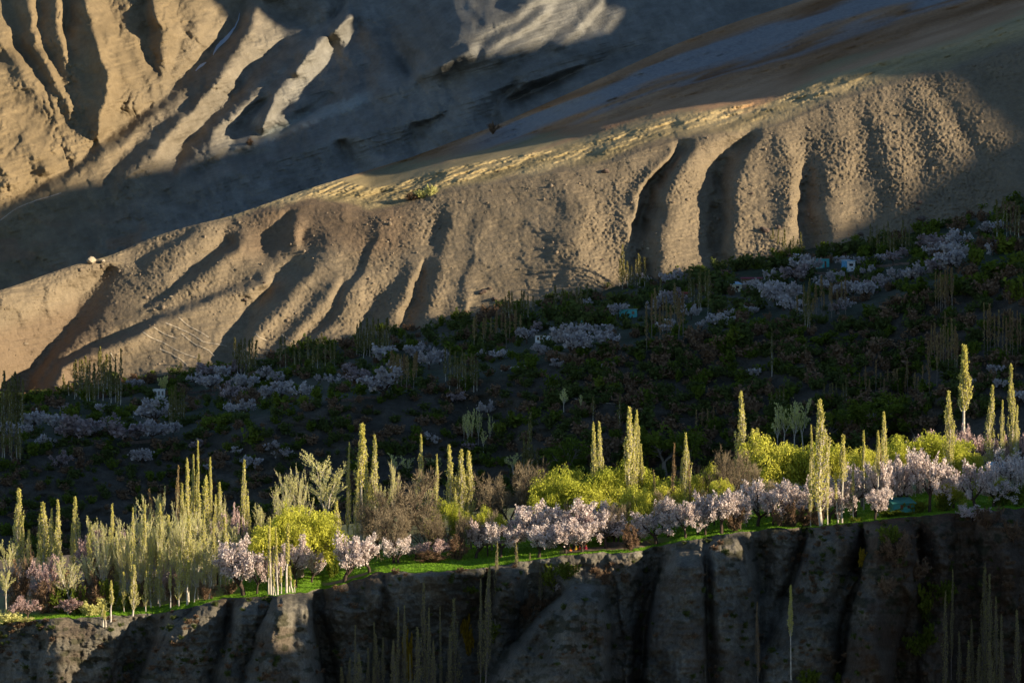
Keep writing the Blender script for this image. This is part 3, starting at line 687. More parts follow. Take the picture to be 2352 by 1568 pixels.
# ------------------------------------------------------------------ plants: prototypes
def leaf_mat(name, c1, c2, trans=.35, vary=.25):
    """leaf or petal: colour differs a little from plant to plant and from clump to clump"""
    m = bpy.data.materials.new(name); m.use_nodes = True
    nt = m.node_tree; N, L = nt.nodes, nt.links
    N.clear()
    out = N.new('ShaderNodeOutputMaterial')
    oi = N.new('ShaderNodeObjectInfo')
    geo = N.new('ShaderNodeNewGeometry')
    ns = N.new('ShaderNodeTexNoise'); ns.inputs['Scale'].default_value = .8; ns.inputs['Detail'].default_value = 3
    L.new(geo.outputs['Position'], ns.inputs['Vector'])
    ad = N.new('ShaderNodeMath'); ad.operation = 'ADD'
    L.new(oi.outputs['Random'], ad.inputs[0]); L.new(ns.outputs['Fac'], ad.inputs[1])
    ml = N.new('ShaderNodeMath'); ml.operation = 'MULTIPLY'; ml.inputs[1].default_value = .5
    L.new(ad.outputs[0], ml.inputs[0])
    rp = N.new('ShaderNodeValToRGB')
    rp.color_ramp.elements[0].position = .2; rp.color_ramp.elements[0].color = (*c1, 1)
    rp.color_ramp.elements[1].position = .8; rp.color_ramp.elements[1].color = (*c2, 1)
    L.new(ml.outputs[0], rp.inputs['Fac'])
    isl = N.new('ShaderNodeMapRange'); isl.inputs['To Min'].default_value = 1 - vary; isl.inputs['To Max'].default_value = 1 + vary
    L.new(geo.outputs['Random Per Island'], isl.inputs['Value'])
    sc = N.new('ShaderNodeVectorMath'); sc.operation = 'SCALE'
    L.new(rp.outputs['Color'], sc.inputs[0]); L.new(isl.outputs['Result'], sc.inputs['Scale'])
    df = N.new('ShaderNodeBsdfDiffuse'); tr = N.new('ShaderNodeBsdfTranslucent'); mx = N.new('ShaderNodeMixShader')
    mx.inputs['Fac'].default_value = trans
    L.new(sc.outputs['Vector'], df.inputs['Color']); L.new(sc.outputs['Vector'], tr.inputs['Color'])
    L.new(df.outputs[0], mx.inputs[1]); L.new(tr.outputs[0], mx.inputs[2]); L.new(mx.outputs[0], out.inputs['Surface'])
    return m

def bark_mat(name, c, scale=4.0):
    m, nt, b = new_mat(name)
    N, L = nt.nodes, nt.links
    geo = N.new('ShaderNodeNewGeometry')
    ns = N.new('ShaderNodeTexNoise'); ns.inputs['Scale'].default_value = scale; ns.inputs['Detail'].default_value = 5
    L.new(geo.outputs['Position'], ns.inputs['Vector'])
    rp = N.new('ShaderNodeValToRGB')
    rp.color_ramp.elements[0].position = .3; rp.color_ramp.elements[0].color = (c[0] * .5, c[1] * .48, c[2] * .45, 1)
    rp.color_ramp.elements[1].position = .65; rp.color_ramp.elements[1].color = (*c, 1)
    L.new(ns.outputs['Fac'], rp.inputs['Fac']); L.new(rp.outputs['Color'], b.inputs['Base Color'])
    bp = N.new('ShaderNodeBump'); bp.inputs['Distance'].default_value = .05
    L.new(ns.outputs['Fac'], bp.inputs['Height']); L.new(bp.outputs['Normal'], b.inputs['Normal'])
    return m

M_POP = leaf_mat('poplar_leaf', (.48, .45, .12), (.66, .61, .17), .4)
M_POPF = leaf_mat('shaded_poplar_leaf', (.15, .14, .05), (.24, .21, .07), .3)  # same poplar leaf, darkened in colour for the shaded village
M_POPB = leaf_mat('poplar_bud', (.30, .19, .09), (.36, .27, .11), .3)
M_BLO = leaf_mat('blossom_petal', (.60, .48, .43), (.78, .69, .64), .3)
M_BLOF = leaf_mat('shaded_blossom_petal', (.40, .355, .34), (.56, .515, .50), .25)  # same blossom, colour lowered to stand in for village shade
M_BLOFP = leaf_mat('shaded_pink_petal', (.31, .24, .23), (.43, .345, .33), .25)  # pink petal, likewise darkened for the shade
M_BLOP = leaf_mat('pink_blossom_petal', (.46, .31, .28), (.62, .47, .43), .3)
M_WIL = leaf_mat('willow_leaf', (.40, .43, .055), (.62, .60, .10), .42, .4)
M_PALE = leaf_mat('pale_bud', (.60, .58, .20), (.72, .69, .28), .4)
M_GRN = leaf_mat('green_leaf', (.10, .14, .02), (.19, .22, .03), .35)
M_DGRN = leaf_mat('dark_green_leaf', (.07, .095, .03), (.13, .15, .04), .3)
M_BRN = leaf_mat('brown_twig', (.16, .10, .06), (.25, .165, .10), .15)
M_OCH = leaf_mat('ochre_leaf', (.30, .19, .015), (.42, .30, .03), .35)
M_GREYT = leaf_mat('grey_twig', (.21, .165, .105), (.31, .25, .16), .12)
B_DARK = bark_mat('dark_bark', (.09, .065, .05))
B_PALE = bark_mat('pale_bark', (.62, .56, .46), 1.5)
B_GREY = bark_mat('grey_bark', (.26, .22, .18))

class Acc:
    def __init__(self):
        self.v, self.f, self.n = [], [], 0
    def tube(self, pts, rad, sides=4):
        pts = np.asarray(pts, float); k = len(pts)
        d = np.gradient(pts, axis=0)
        d /= np.linalg.norm(d, axis=1)[:, None] + 1e-9
        ref = np.where(np.abs(d[:, 2:3]) > .9, np.array([[1., 0, 0]]), np.array([[0, 0, 1.]]))
        a = np.cross(d, ref); a /= np.linalg.norm(a, axis=1)[:, None] + 1e-9
        b = np.cross(d, a)
        ang = np.arange(sides) * 2 * math.pi / sides
        r = np.asarray(rad, float)[:, None, None]
        ring = pts[:, None] + r * (np.cos(ang)[None, :, None] * a[:, None] + np.sin(ang)[None, :, None] * b[:, None])
        self.v.append(ring.reshape(-1, 3))
        i = np.arange(k - 1)[:, None] * sides; j = np.arange(sides)[None]; jn = (j + 1) % sides
        self.f.append((np.stack([i + j, i + jn, i + sides + jn, i + sides + j], -1).reshape(-1, 4)) + self.n)
        self.n += k * sides
    def quads(self, c, axis, side, ln, wd):
        """leaf faces: centre, long axis, side axis, length, width"""
        a = axis * (np.asarray(ln)[:, None] * .5); s = side * (np.asarray(wd)[:, None] * .5)
        q = np.stack([c - a, c + s - a * .1, c + a, c - s - a * .1], 1)
        self.v.append(q.reshape(-1, 3))
        self.f.append(np.arange(len(c) * 4).reshape(-1, 4) + self.n)
        self.n += len(c) * 4
    def mesh(self, name, mat, smooth_=False):
        me = bpy.data.meshes.new(name)
        V, F = np.concatenate(self.v), np.concatenate(self.f)
        me.vertices.add(len(V)); me.vertices.foreach_set('co', V.reshape(-1).astype(np.float32))
        me.loops.add(F.size); me.loops.foreach_set('vertex_index', F.reshape(-1).astype(np.int32))
        me.polygons.add(len(F)); me.polygons.foreach_set('loop_start', (np.arange(len(F)) * 4).astype(np.int32))
        me.polygons.foreach_set('loop_total', np.full(len(F), 4, np.int32))
        if smooth_:
            me.polygons.foreach_set('use_smooth', np.ones(len(F), bool))
        me.update(calc_edges=True)
        me.materials.append(mat)
        return me

def unit(v):
    v = np.asarray(v, float)
    return v / (np.linalg.norm(v, axis=-1, keepdims=True) + 1e-9)

def grow(R, base, d, L, r, lev, out, nsub, spread, up, wob=.12, decay=.68, start=.3, seg=5, tip=.3):
    """a limb and its side limbs: list of (points, radii, level)"""
    pts = [np.array(base, float)]
    d = unit(d)
    for i in range(seg):
        d = unit(d + R.normal(0, wob, 3) + np.array([0, 0, up]))
        pts.append(pts[-1] + d * L / seg)
    pts = np.array(pts)
    out.append((pts, np.linspace(r, r * tip, seg + 1), lev))
    if lev < len(nsub):
        for k in range(nsub[lev]):
            t = start + (1 - start) * (k + R.uniform(0, 1)) / nsub[lev]
            i = min(int(t * seg), seg - 1)
            p = pts[i] + (pts[i + 1] - pts[i]) * (t * seg - i)
            dd = unit(pts[i + 1] - pts[i])
            side = unit(np.cross(dd, R.normal(0, 1, 3)))
            nd = unit(dd + side * spread[lev] * R.uniform(.7, 1.3))
            grow(R, p, nd, L * decay * R.uniform(.7, 1.15) * (1.15 - .45 * t), r * (1 - .6 * t) * .62, lev + 1, out, nsub, spread, up, wob, decay, start, max(3, seg - 1), tip)

def along(R, limbs, n):
    """n random points on limbs, with the local direction"""
    L = np.array([np.linalg.norm(p[-1] - p[0]) for p, r, l in limbs])
    ch = R.choice(len(limbs), n, p=L / L.sum())
    P_, D_ = np.empty((n, 3)), np.empty((n, 3))
    for i, c in enumerate(ch):
        pts = limbs[c][0]
        t = R.uniform(0.1, 1) * (len(pts) - 1)
        k = min(int(t), len(pts) - 2)
        P_[i] = pts[k] + (pts[k + 1] - pts[k]) * (t - k)
        D_[i] = pts[k + 1] - pts[k]
    return P_, unit(D_)

def two(ta, ca, bark, leaf, nm):
    return ta.mesh(nm + '_trunk', bark, True), ca.mesh(nm + '_crown', leaf)

def poplar(seed, near=True, bare=.08, H=22.0, W=2.5, leaf=None, thin=1.0):
    R = np.random.default_rng(seed)
    ta, ca = Acc(), Acc()
    n = 9
    zz = np.linspace(0, H * .97, n)
    bend = np.cumsum(R.normal(0, .10, (n, 2)), 0); bend -= bend[0]
    ax = np.concatenate([bend, zz[:, None]], 1)
    ta.tube(ax, np.linspace(.24, .03, n), 6 if near else 4)
    limbs = []
    nb = 84 if near else 26
    peak = R.uniform(.22, .58)
    def prof(q):
        q = np.clip(q, 0, 1)
        lo = np.clip((q - bare * .7) / max(peak - bare * .7, .05), 0, 1) ** .6
        hi = 1 - np.clip((q - peak) / (1 - peak), 0, 1) ** 1.25
        return np.minimum(.25 + .75 * lo, hi)
    lop = R.uniform(0, 6.28)
    for k in range(nb):
        t = bare + (0.965 - bare) * (k / nb) ** .95
        z = t * H
        p0 = np.array([np.interp(z, zz, ax[:, 0]), np.interp(z, zz, ax[:, 1]), z])
        phi = k * 2.4 + R.uniform(-.5, .5)
        env = W * .5 * R.uniform(.45, 1.15) * (1 + .22 * math.cos(phi - lop) * math.sin(z * .7))
        L = min(H * .20 * R.uniform(.5, 1.15), (H * 1.0 - z) * .9 + .25)
        pts = [p0]
        for i in range(1, 5):
            f = i / 4
            rr = env * (1 - (1 - f) ** 2.2) * prof((z + L * f) / H)
            zc = min(z + L * f, H)
            pts.append(np.array([np.interp(zc, zz, ax[:, 0]), np.interp(zc, zz, ax[:, 1]), z + L * f]) + np.array([math.cos(phi) * rr, math.sin(phi) * rr, 0]) + R.normal(0, .05, 3))
        pts = np.array(pts)
        limbs.append((pts, np.linspace(.05, .012, 5), 1))
        if near or k % 2 == 0:
            ta.tube(pts, np.linspace(.055, .014, 5), 3)
    N = int((2500 if near else 420) * thin)
    c, d = along(R, limbs, N)
    sz = (.20, .28) if near else (.42, .8)
    c = c + R.normal(0, .11 if near else .18, (N, 3))
    axis = unit(d * 1.2 + R.normal(0, .45, (N, 3)) + np.array([0, 0, .5]))
    side = unit(np.cross(axis, R.normal(0, 1, (N, 3))))
    ln = R.uniform(.7, 1.4, N) * sz[1]
    ca.quads(c, axis, side, ln, ln * R.uniform(.45, .75, N))
    return two(ta, ca, B_PALE if leaf in (None, M_POPF) else B_GREY, leaf or M_POP, 'poplar')

def blossom(seed, near=True, H=7.5, W=9.0, leaf=None, dens=1.0):
    R = np.random.default_rng(seed)
    ta, ca = Acc(), Acc()
    th = R.uniform(1.0, 1.7)
    lean = R.normal(0, .25, 2)
    trunk = np.array([[0, 0, -.4], [lean[0] * .3, lean[1] * .3, th * .5], [lean[0], lean[1], th]])
    ta.tube(trunk, [.30, .24, .20], 6)
    limbs = []
    nl = R.integers(4, 7)
    for k in range(nl):
        phi = k * 2 * math.pi / nl + R.uniform(-.4, .4)
        el = R.uniform(.5, 1.15)
        grow(R, trunk[2] - [0, 0, R.uniform(0, .3)], [math.cos(phi), math.sin(phi), el], W * .40 * R.uniform(.8, 1.15), .15, 0, limbs, (7, 6) if near else (4, 2), (1.0, .9), .07, .17, .55, .22, 5)
    for p, r, l in limbs:
        if near or l < 2:
            ta.tube(p, np.maximum(r, .018), 4 if l == 0 else 3)
    tw = [x for x in limbs if x[2] >= 1 and R.uniform() < .7]
    N = int((4800 if near else 700) * dens)
    c, d = along(R, tw, N)
    c = c + R.normal(0, .15 if near else .28, (N, 3)) + np.array([0, 0, .05])
    axis = unit(R.normal(0, 1, (N, 3)))
    side = unit(np.cross(axis, R.normal(0, 1, (N, 3))))
    ln = R.uniform(.6, 1.5, N) * (.205 if near else .6)
    ca.quads(c, axis, side, ln, ln * R.uniform(.7, 1, N))
    return two(ta, ca, B_DARK, leaf or M_BLO, 'blossom')

def willow(seed, near=True, H=12.0, W=14.0, leaf=None):
    R = np.random.default_rng(seed)
    ta, ca = Acc(), Acc()
    limbs = []
    ta.tube(np.array([[0, 0, -.4], [.1, 0, 1], [.15, .1, 2.4]]), [.6, .48, .4], 7)
    nl = 8 if near else 5
    for k in range(nl):
        phi = k * 2 * math.pi / nl + R.uniform(-.4, .4)
        grow(R, [.15, .1, 2.0 + R.uniform(0, .4)], [math.cos(phi), math.sin(phi), R.uniform(.7, 1.9)], H * .52 * R.uniform(.85, 1.1), .22, 0, limbs, (8, 6) if near else (5, 3), (.9, .8), .02, .15, .52, .2, 5)
    for p, r, l in limbs:
        if l < 2:
            ta.tube(p, np.maximum(r, .03), 4 if l == 0 else 3)
    N = 2300 if near else 330
    c, d = along(R, [x for x in limbs if x[2] >= 1], N)
    per = 6 if near else 3
    ph = R.uniform(0, 2 * math.pi, N)
    outw = unit(np.stack([c[:, 0], c[:, 1], 0 * c[:, 0]], 1)) * .5 + np.stack([np.cos(ph), np.sin(ph), 0 * ph], 1) * .5
    vel = outw + np.array([0, 0, .75]) + d * .4
    pos = c.copy()
    stp = .34 if near else .7
    for k in range(per):
        vel = vel + np.array([0, 0, -.38]) + R.normal(0, .12, (N, 3))
        dd = unit(vel)
        pos = pos + dd * stp
        axis = unit(dd + R.normal(0, .35, (N, 3)))
        side = unit(np.cross(axis, R.normal(0, 1, (N, 3))))
        ln = R.uniform(.7, 1.3, N) * (.42 if near else 1.1)
        ca.quads(pos + R.normal(0, .1, (N, 3)), axis, side, ln, ln * .42)
    return two(ta, ca, B_GREY, leaf or M_WIL, 'willow')

def pale_tree(seed, near=True, H=16.0, W=8.0, up=.10, leaf=None):
    R = np.random.default_rng(seed)
    ta, ca = Acc(), Acc()
    limbs = []
    th = H * R.uniform(.25, .35)
    b = R.normal(0, .35, 2)
    trunk = np.array([[0, 0, -.4], [b[0] * .4, b[1] * .4, th * .5], [b[0], b[1], th]])
    ta.tube(trunk, [.26, .22, .19], 6)
    nl = R.integers(3, 5)
    for k in range(nl):
        phi = k * 2 * math.pi / nl + R.uniform(-.5, .5)
        grow(R, trunk[2], [math.cos(phi) * .42, math.sin(phi) * .42, 1], (H - th) * .86 * R.uniform(.75, 1.05), .16, 0, limbs, (10, 6) if near else (6, 3), (.75, .6), up, .10, .46, .12, 6)
    for p, r, l in limbs:
        if near or l < 2:
            ta.tube(p, np.maximum(r, .02), 4 if l == 0 else 3)
    N = 3800 if near else 420
    c, d = along(R, [x for x in limbs if x[2] >= 1], N)
    c = c + R.normal(0, .10 if near else .25, (N, 3))
    axis = unit(d + R.normal(0, .5, (N, 3)) + np.array([0, 0, .4]))
    side = unit(np.cross(axis, R.normal(0, 1, (N, 3))))
    ln = R.uniform(.6, 1.4, N) * (.22 if near else .75)
    ca.quads(c, axis, side, ln, ln * .5)
    return two(ta, ca, B_PALE, leaf or M_PALE, 'pale_tree')

def bare_tree(seed, near=True, H=14.0, W=17.0):
    R = np.random.default_rng(seed)
    ta, ca = Acc(), Acc()
    limbs = []
    ta.tube(np.array([[0, 0, -.4], [.1, .1, 1.2], [.2, 0, 2.6]]), [.55, .45, .4], 7)
    for k in range(6):
        phi = k * 2 * math.pi / 6 + R.uniform(-.4, .4)
        grow(R, [.2, 0, 2.4], [math.cos(phi), math.sin(phi), R.uniform(.5, 1.7)], H * .50 * R.uniform(.85, 1.15), .24, 0, limbs, (6, 5, 4), (.9, .9, .9), .05, .2, .58, .2, 5)
    for p, r, l in limbs:
        if l < 3:
            ta.tube(p, np.maximum(r, .03), 4 if l == 0 else 3)
    N = 5200
    c, d = along(R, [x for x in limbs if x[2] >= 2], N)
    axis = unit(d + R.normal(0, .7, (N, 3)) + np.array([0, 0, .2]))
    side = unit(np.cross(axis, R.normal(0, 1, (N, 3))))
    ln = R.uniform(.4, 1.3, N)
    ca.quads(c + axis * (ln * .5)[:, None], axis, side, ln, .05 + .03 * R.uniform(0, 1, N))
    return two(ta, ca, B_DARK, M_GREYT, 'bare_tree')

def shrub(seed, near=True, H=3.0, W=3.4, leaf=None, twiggy=False):
    R = np.random.default_rng(seed)
    ta, ca = Acc(), Acc()
    limbs = []
    for k in range(7):
        phi = k * .9 + R.uniform(-.3, .3)
        grow(R, [R.normal(0, .12), R.normal(0, .12), -.2], [math.cos(phi) * .8, math.sin(phi) * .8, R.uniform(.7, 1.8)], H * .8 * R.uniform(.7, 1.1), .05, 0, limbs, (5, 3) if near else (4,), (.8, .8), .04, .15, .5, .15, 4)
    for p, r, l in limbs:
        if l < 2:
            ta.tube(p, np.maximum(r, .012), 3)
    N = 1500 if near else 240
    c, d = along(R, limbs, N)
    axis = unit(d + R.normal(0, .9, (N, 3)))
    side = unit(np.cross(axis, R.normal(0, 1, (N, 3))))
    ln = R.uniform(.6, 1.4, N) * (.24 if near else .55) * (2 if twiggy else 1)
    ca.quads(c + R.normal(0, .1 if near else .2, (N, 3)), axis, side, ln, ln * (.14 if twiggy else .7))
    return two(ta, ca, B_DARK, leaf or M_GRN, 'shrub')

def bounds(me_pair):
    hi, w = 0, 0
    for me in me_pair[1:]:
        v = np.empty(len(me.vertices) * 3, np.float32); me.vertices.foreach_get('co', v); v = v.reshape(-1, 3)
        hi = max(hi, np.percentile(v[:, 2], 99.7)); w = max(w, np.percentile(v[:, 0], 98.5) - np.percentile(v[:, 0], 1.5))
    return hi, w
PROTO = {}
def proto(key, fn, n, **kw):
    L = []
    for i in range(n):
        p = fn(seed=sum(map(ord, key)) * 7 + i, **kw)
        L.append((p, *bounds(p)))
    PROTO[key] = L
proto('poplar', poplar, 9)
proto('poplar_tall', poplar, 3, bare=.45)
proto('poplar_bud', poplar, 2, leaf=M_POPB, thin=.7)
M_POPR = leaf_mat('shaded_ravine_poplar_leaf', (.26, .23, .09), (.40, .35, .13), .35)  # poplar leaf with the ravine's shade put into its colour
proto('poplar_ravine', poplar, 5, bare=.15, leaf=M_POPR, thin=.45)
proto('sapling', poplar, 3, bare=.4, H=11.0, W=.9, thin=.35)
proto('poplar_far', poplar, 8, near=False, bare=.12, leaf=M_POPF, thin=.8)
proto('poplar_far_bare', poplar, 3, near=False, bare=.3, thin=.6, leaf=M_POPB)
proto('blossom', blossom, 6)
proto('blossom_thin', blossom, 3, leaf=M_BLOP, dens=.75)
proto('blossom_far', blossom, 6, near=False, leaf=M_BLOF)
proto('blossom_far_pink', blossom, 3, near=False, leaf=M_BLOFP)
proto('willow', willow, 4)
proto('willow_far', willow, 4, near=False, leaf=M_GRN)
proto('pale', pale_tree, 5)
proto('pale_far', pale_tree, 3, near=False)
proto('bare', bare_tree, 3)
proto('shrub_green', shrub, 3)
proto('shrub_brown', shrub, 3, leaf=M_BRN, twiggy=True)
proto('shrub_pale', shrub, 2, leaf=M_PALE)
proto('shrub_ochre', shrub, 2, leaf=M_OCH)
proto('shrub_far_green', shrub, 3, near=False, leaf=M_DGRN)
proto('shrub_far_olive', shrub, 3, near=False, leaf=M_GRN)
proto('shrub_far_brown', shrub, 3, near=False, leaf=M_BRN)

ENTRIES = []
def place(key, px, top, wid, depth, zbase, name, desc, zone, cat='tree', group=None, lean=0.0, share=None):
    """one plant: its foot at depth on the ground, its tip at the height that stands at picture row `top`"""
    pr, h0, w0 = PROTO[key][rng.integers(len(PROTO[key]))]
    x = (px - CX) / FOC * depth
    ztop = (CY - top) / FOC * depth
    hh = max(ztop - zbase, .6)
    ww = wid / FOC * depth * (rng.uniform(.85, 1.3) if 'poplar' in key else 1)
    if 'poplar' in key and not lean: lean = float(rng.normal(0, .018))
    root = bpy.data.objects.new(name, None)
    root.empty_display_size = .5
    COL.objects.link(root)
    root.location = (x, depth, zbase - .05)
    root.rotation_euler = (0, lean, rng.uniform(0, 6.28))
    root.scale = (ww / w0, ww / w0, hh / h0)
    for me, nm in zip(pr, ('trunk', 'crown')):
        o = bpy.data.objects.new(nm, me)
        COL.objects.link(o)
        o.parent = root
    root['category'] = cat
    if group:
        root['group'] = group
    ENTRIES.append((root, desc, zone, px, share))
    return root

def on_terrace(key, px, top, wid, off, *a, **k):
    d = float(edge_depth(px)) + off
    return place(key, px, top, wid, d, float(terrace_z(px, d)) if off >= 0 else (CY - (float(interp(CLIFF, px)) - off * 4)) / FOC * d, *a, **k)
def on_hill(key, px, base, top, wid, *a, **k):
    d = float(hill_depth(px, base))
    return place(key, px, top, wid, d, (CY - base) / FOC * d, *a, **k)
def on_cliff(key, px, base, top, wid, *a, **k):
    if base > 1675:
        d = float(cliff_depth(px, 1675)) - 4 - (base - 1675) * .05
    else:
        d = float(cliff_depth(px, base))
    return place(key, px, top, wid, d, (CY - base) / FOC * d, *a, **k)

ORD = ['', 'first', 'second', 'third', 'fourth', 'fifth', 'sixth', 'seventh', 'eighth', 'ninth', 'tenth', 'eleventh', 'twelfth', 'thirteenth', 'fourteenth', 'fifteenth',
       'sixteenth', 'seventeenth', 'eighteenth', 'nineteenth', 'twentieth']
def ordinal(n):
    return ORD[n] if n <= 20 else f'{n}' + ('th' if 10 < n % 100 < 20 else {1: 'st', 2: 'nd', 3: 'rd'}.get(n % 10, 'th'))
def finish_labels():
    sets = {}
    for e in ENTRIES:
        sets.setdefault((e[1], e[2]), []).append(e)
    for (desc, zone), L in sets.items():
        L.sort(key=lambda e: e[3])
        one, many = desc
        for i, e in enumerate(L):
            if e[4]:
                lab = e[4]
            elif len(L) == 1:
                lab = f'{one} {zone}'
            elif i == 0:
                lab = f'leftmost of {len(L)} {many} {zone}'
            elif i == len(L) - 1:
                lab = f'rightmost of {len(L)} {many} {zone}'
            else:
                lab = f'{ordinal(i + 1)} from left of {len(L)} {many} {zone}'
            e[0]['label'] = lab
            if len(lab.split()) > 16: print('LONG', lab)
# ------------------------------------------------------------------ sunlit terrace: trees one by one
D_POP = ('tall yellow-green poplar', 'tall yellow-green poplars')
D_BUD = ('thin brownish poplar', 'thin brownish poplars')
D_SAP = ('slim young poplar with pale bare stem', 'slim young pale-stemmed poplars')
D_BLO = ('pale pink blossoming tree', 'pale pink blossoming trees')
D_DBLO = ('dusky pink half-bare tree', 'dusky pink half-bare trees')
D_WIL = ('round bright yellow-green willow', 'round bright yellow-green willows')
D_PALE = ('broad cream-green tree with white limbs', 'white-limbed cream-green trees')
D_BARE = ('wide leafless grey-brown tree', 'wide leafless grey-brown trees')
G_T = 'trees on the sunlit terrace'
def zone_t(x):
    if x < 520: return 'in the left sunlit wood'
    if x < 1100: return 'around the sunlit meadow'
    if x < 1640: return 'in the middle sunlit orchard'
    return 'at right terrace end'

# x, tip row, width, metres behind the cliff edge
for x, t, w, o in [(43, 1121, 20, 62), (55, 1190, 10, 64), (67, 1215, 14, 60), (88, 1180, 12, 56), (98, 1153, 28, 54), (121, 1167, 13, 54), (138, 1148, 17, 52), (180, 1140, 18, 56), (168, 1200, 14, 50),
                   (305, 1296, 26, -1), (347, 1255, 18, 7), (367, 1262, 16, 7), (411, 1255, 15, 6), (285, 1312, 12, 5), (335, 1310, 12, 3),
                   (433, 1054, 18, 50), (444, 1045, 16, 46), (467, 1094, 26, 42), (505, 1108, 20, 42), (495, 1135, 13, 40), (556, 1056, 18, 48), (566, 1140, 16, 42), (420, 1110, 16, 40), (455, 1130, 18, 36),
                   (800, 1016, 11, 58), (863, 1000, 22, 52), (842, 1062, 16, 54), (770, 1150, 20, 46), (815, 1080, 18, 50), (966, 998, 15, 46), (1002, 1044, 10, 48), (1032, 1022, 24, 42), (1059, 1032, 20, 38), (1076, 1035, 20, 38), (1046, 1120, 16, 36),
                   (1366, 970, 18, 44), (1378, 968, 18, 45), (1443, 934, 20, 38), (1457, 952, 14, 38), (1465, 942, 18, 40), (1475, 1020, 12, 38), (1573, 995, 18, 30), (1566, 1050, 12, 30),
                   (1696, 899, 24, 52), (1727, 984, 18, 48), (1742, 983, 20, 48), (1735, 1010, 20, 46), (1886, 918, 34, 2), (1862, 975, 11, 3), (1901, 991, 11, 3),
                   (2033, 945, 16, 24), (2180, 899, 20, 28), (2274, 884, 17, 56), (2303, 919, 15, 48), (2322, 836, 18, 58), (2335, 930, 13, 54)]:
    on_terrace('poplar', x, t, w, o, 'poplar_tree', D_POP, zone_t(x), group=G_T)
for x, t, w, o in [(830, 973, 18, 58), (2218, 793, 20, 95), (2016, 988, 14, 12), (1934, 998, 13, 6), (456, 1012, 9, 46), (484, 1050, 8, 46)]:
    on_terrace('poplar_tall', x, t, w, o, 'poplar_tree', ('tall poplar with long bare lower trunk', 'tall bare-trunked poplars'), zone_t(x), group=G_T)
for x, t, w, o in [(341, 1121, 15, 46), (409, 1069, 12, 46), (1545, 1017, 13, 28), (1585, 1055, 8, 30), (1504, 1078, 7, 26), (2028, 1020, 9, 20)]:
    on_terrace('poplar_bud', x, t, w, o, 'poplar_tree', D_BUD, zone_t(x), group=G_T)
for x, t, w, o in [(622, 1190, 7, 2.5), (638, 1212, 7, 2), (627, 1262, 6, 1.5), (658, 1200, 9, 2.2), (617, 1272, 6, 3), (646, 1300, 5, 2), (672, 1298, 8, 1.5), (633, 1320, 5, 1.2), (665, 1322, 5, 2.5), (677, 1330, 5, 1.4),
                   (254, 1331, 9, -4), (237, 1386, 8, -6), (243, 1400, 6, -6), (1925, 1085, 7, 6), (1960, 1059, 6, 10), (1984, 988, 8, 24), (430, 1285, 7, 5), (392, 1300, 7, 4)]:
    on_terrace('sapling', x, t, w, o, 'young_poplar', D_SAP, 'near the terrace edge at left' if x < 500 else 'standing in the meadow' if x < 1100 else 'at right terrace end', group='young poplars on the terrace')

for x, t, w, o in [(560, 1234, 92, 5), (590, 1275, 50, 7), (790, 1222, 78, 2.5), (850, 1226, 66, 6), (915, 1232, 72, 17), (955, 1246, 50, 24), (680, 1227, 56, 10), (715, 1262, 44, 14), (640, 1268, 40, 13),
                   (1092, 1193, 64, 17), (1150, 1200, 70, 13), (1185, 1193, 78, 15), (1238, 1205, 84, 5), (1240, 1152, 90, 18), (1262, 1165, 80, 16), (1320, 1144, 100, 14), (1300, 1190, 80, 5), (1337, 1196, 76, 4), (1392, 1172, 82, 10), (1375, 1150, 70, 20),
                   (1410, 1165, 60, 18), (1508, 1174, 92, 4), (1465, 1190, 44, 12), (1535, 1140, 66, 14), (1575, 1150, 62, 6), (1602, 1128, 56, 10), (1620, 1150, 50, 6),
                   (1657, 1122, 80, 7), (1700, 1130, 56, 9), (1740, 1100, 86, 8), (1775, 1125, 56, 7), (1808, 1104, 92, 8), (1855, 1096, 76, 12), (1920, 1092, 76, 14), (1905, 1120, 60, 9), (1965, 1068, 76, 14), (2010, 1122, 64, 6),
                   (2030, 1060, 72, 14), (2070, 1062, 62, 14), (2088, 1034, 66, 22), (2135, 1032, 86, 8), (2240, 1060, 84, 6), (2282, 1090, 62, 8), (2320, 1030, 72, 18), (2345, 1060, 50, 12), (2190, 1085, 50, 12)]:
    on_terrace('blossom', x, t, w * 1.1, o, 'apricot_tree', D_BLO, zone_t(x), group=G_T)
for x, t, w, o in [(97, 1276, 66, 16), (200, 1215, 66, 26), (270, 1222, 44, 30), (392, 1296, 40, 10), (160, 1372, 52, 6), (62, 1368, 60, 4), (545, 1160, 36, 34), (1000, 1236, 60, 20), (1340, 1170, 60, 12), (1715, 1118, 40, 16), (130, 1330, 50, 14), (500, 1180, 46, 26),
                   (1445, 1185, 46, 16), (2150, 990, 60, 70), (2200, 975, 54, 74), (2250, 985, 60, 70), (2110, 1000, 50, 72), (2340, 990, 50, 64), (2295, 1000, 44, 60)]:
    on_terrace('blossom_thin', x, t, w, o, 'apricot_tree', D_DBLO, zone_t(x), group=G_T)
on_cliff('blossom', 2232, 1196, 1158, 50, 'apricot_tree', ('pale pink blossoming tree', ''), 'leaning out over the cliff at right', lean=.3)
on_cliff('blossom', 1288, 1362, 1335, 34, 'apricot_tree', ('small pink blossoming tree', ''), 'growing in the gully of the cliff')

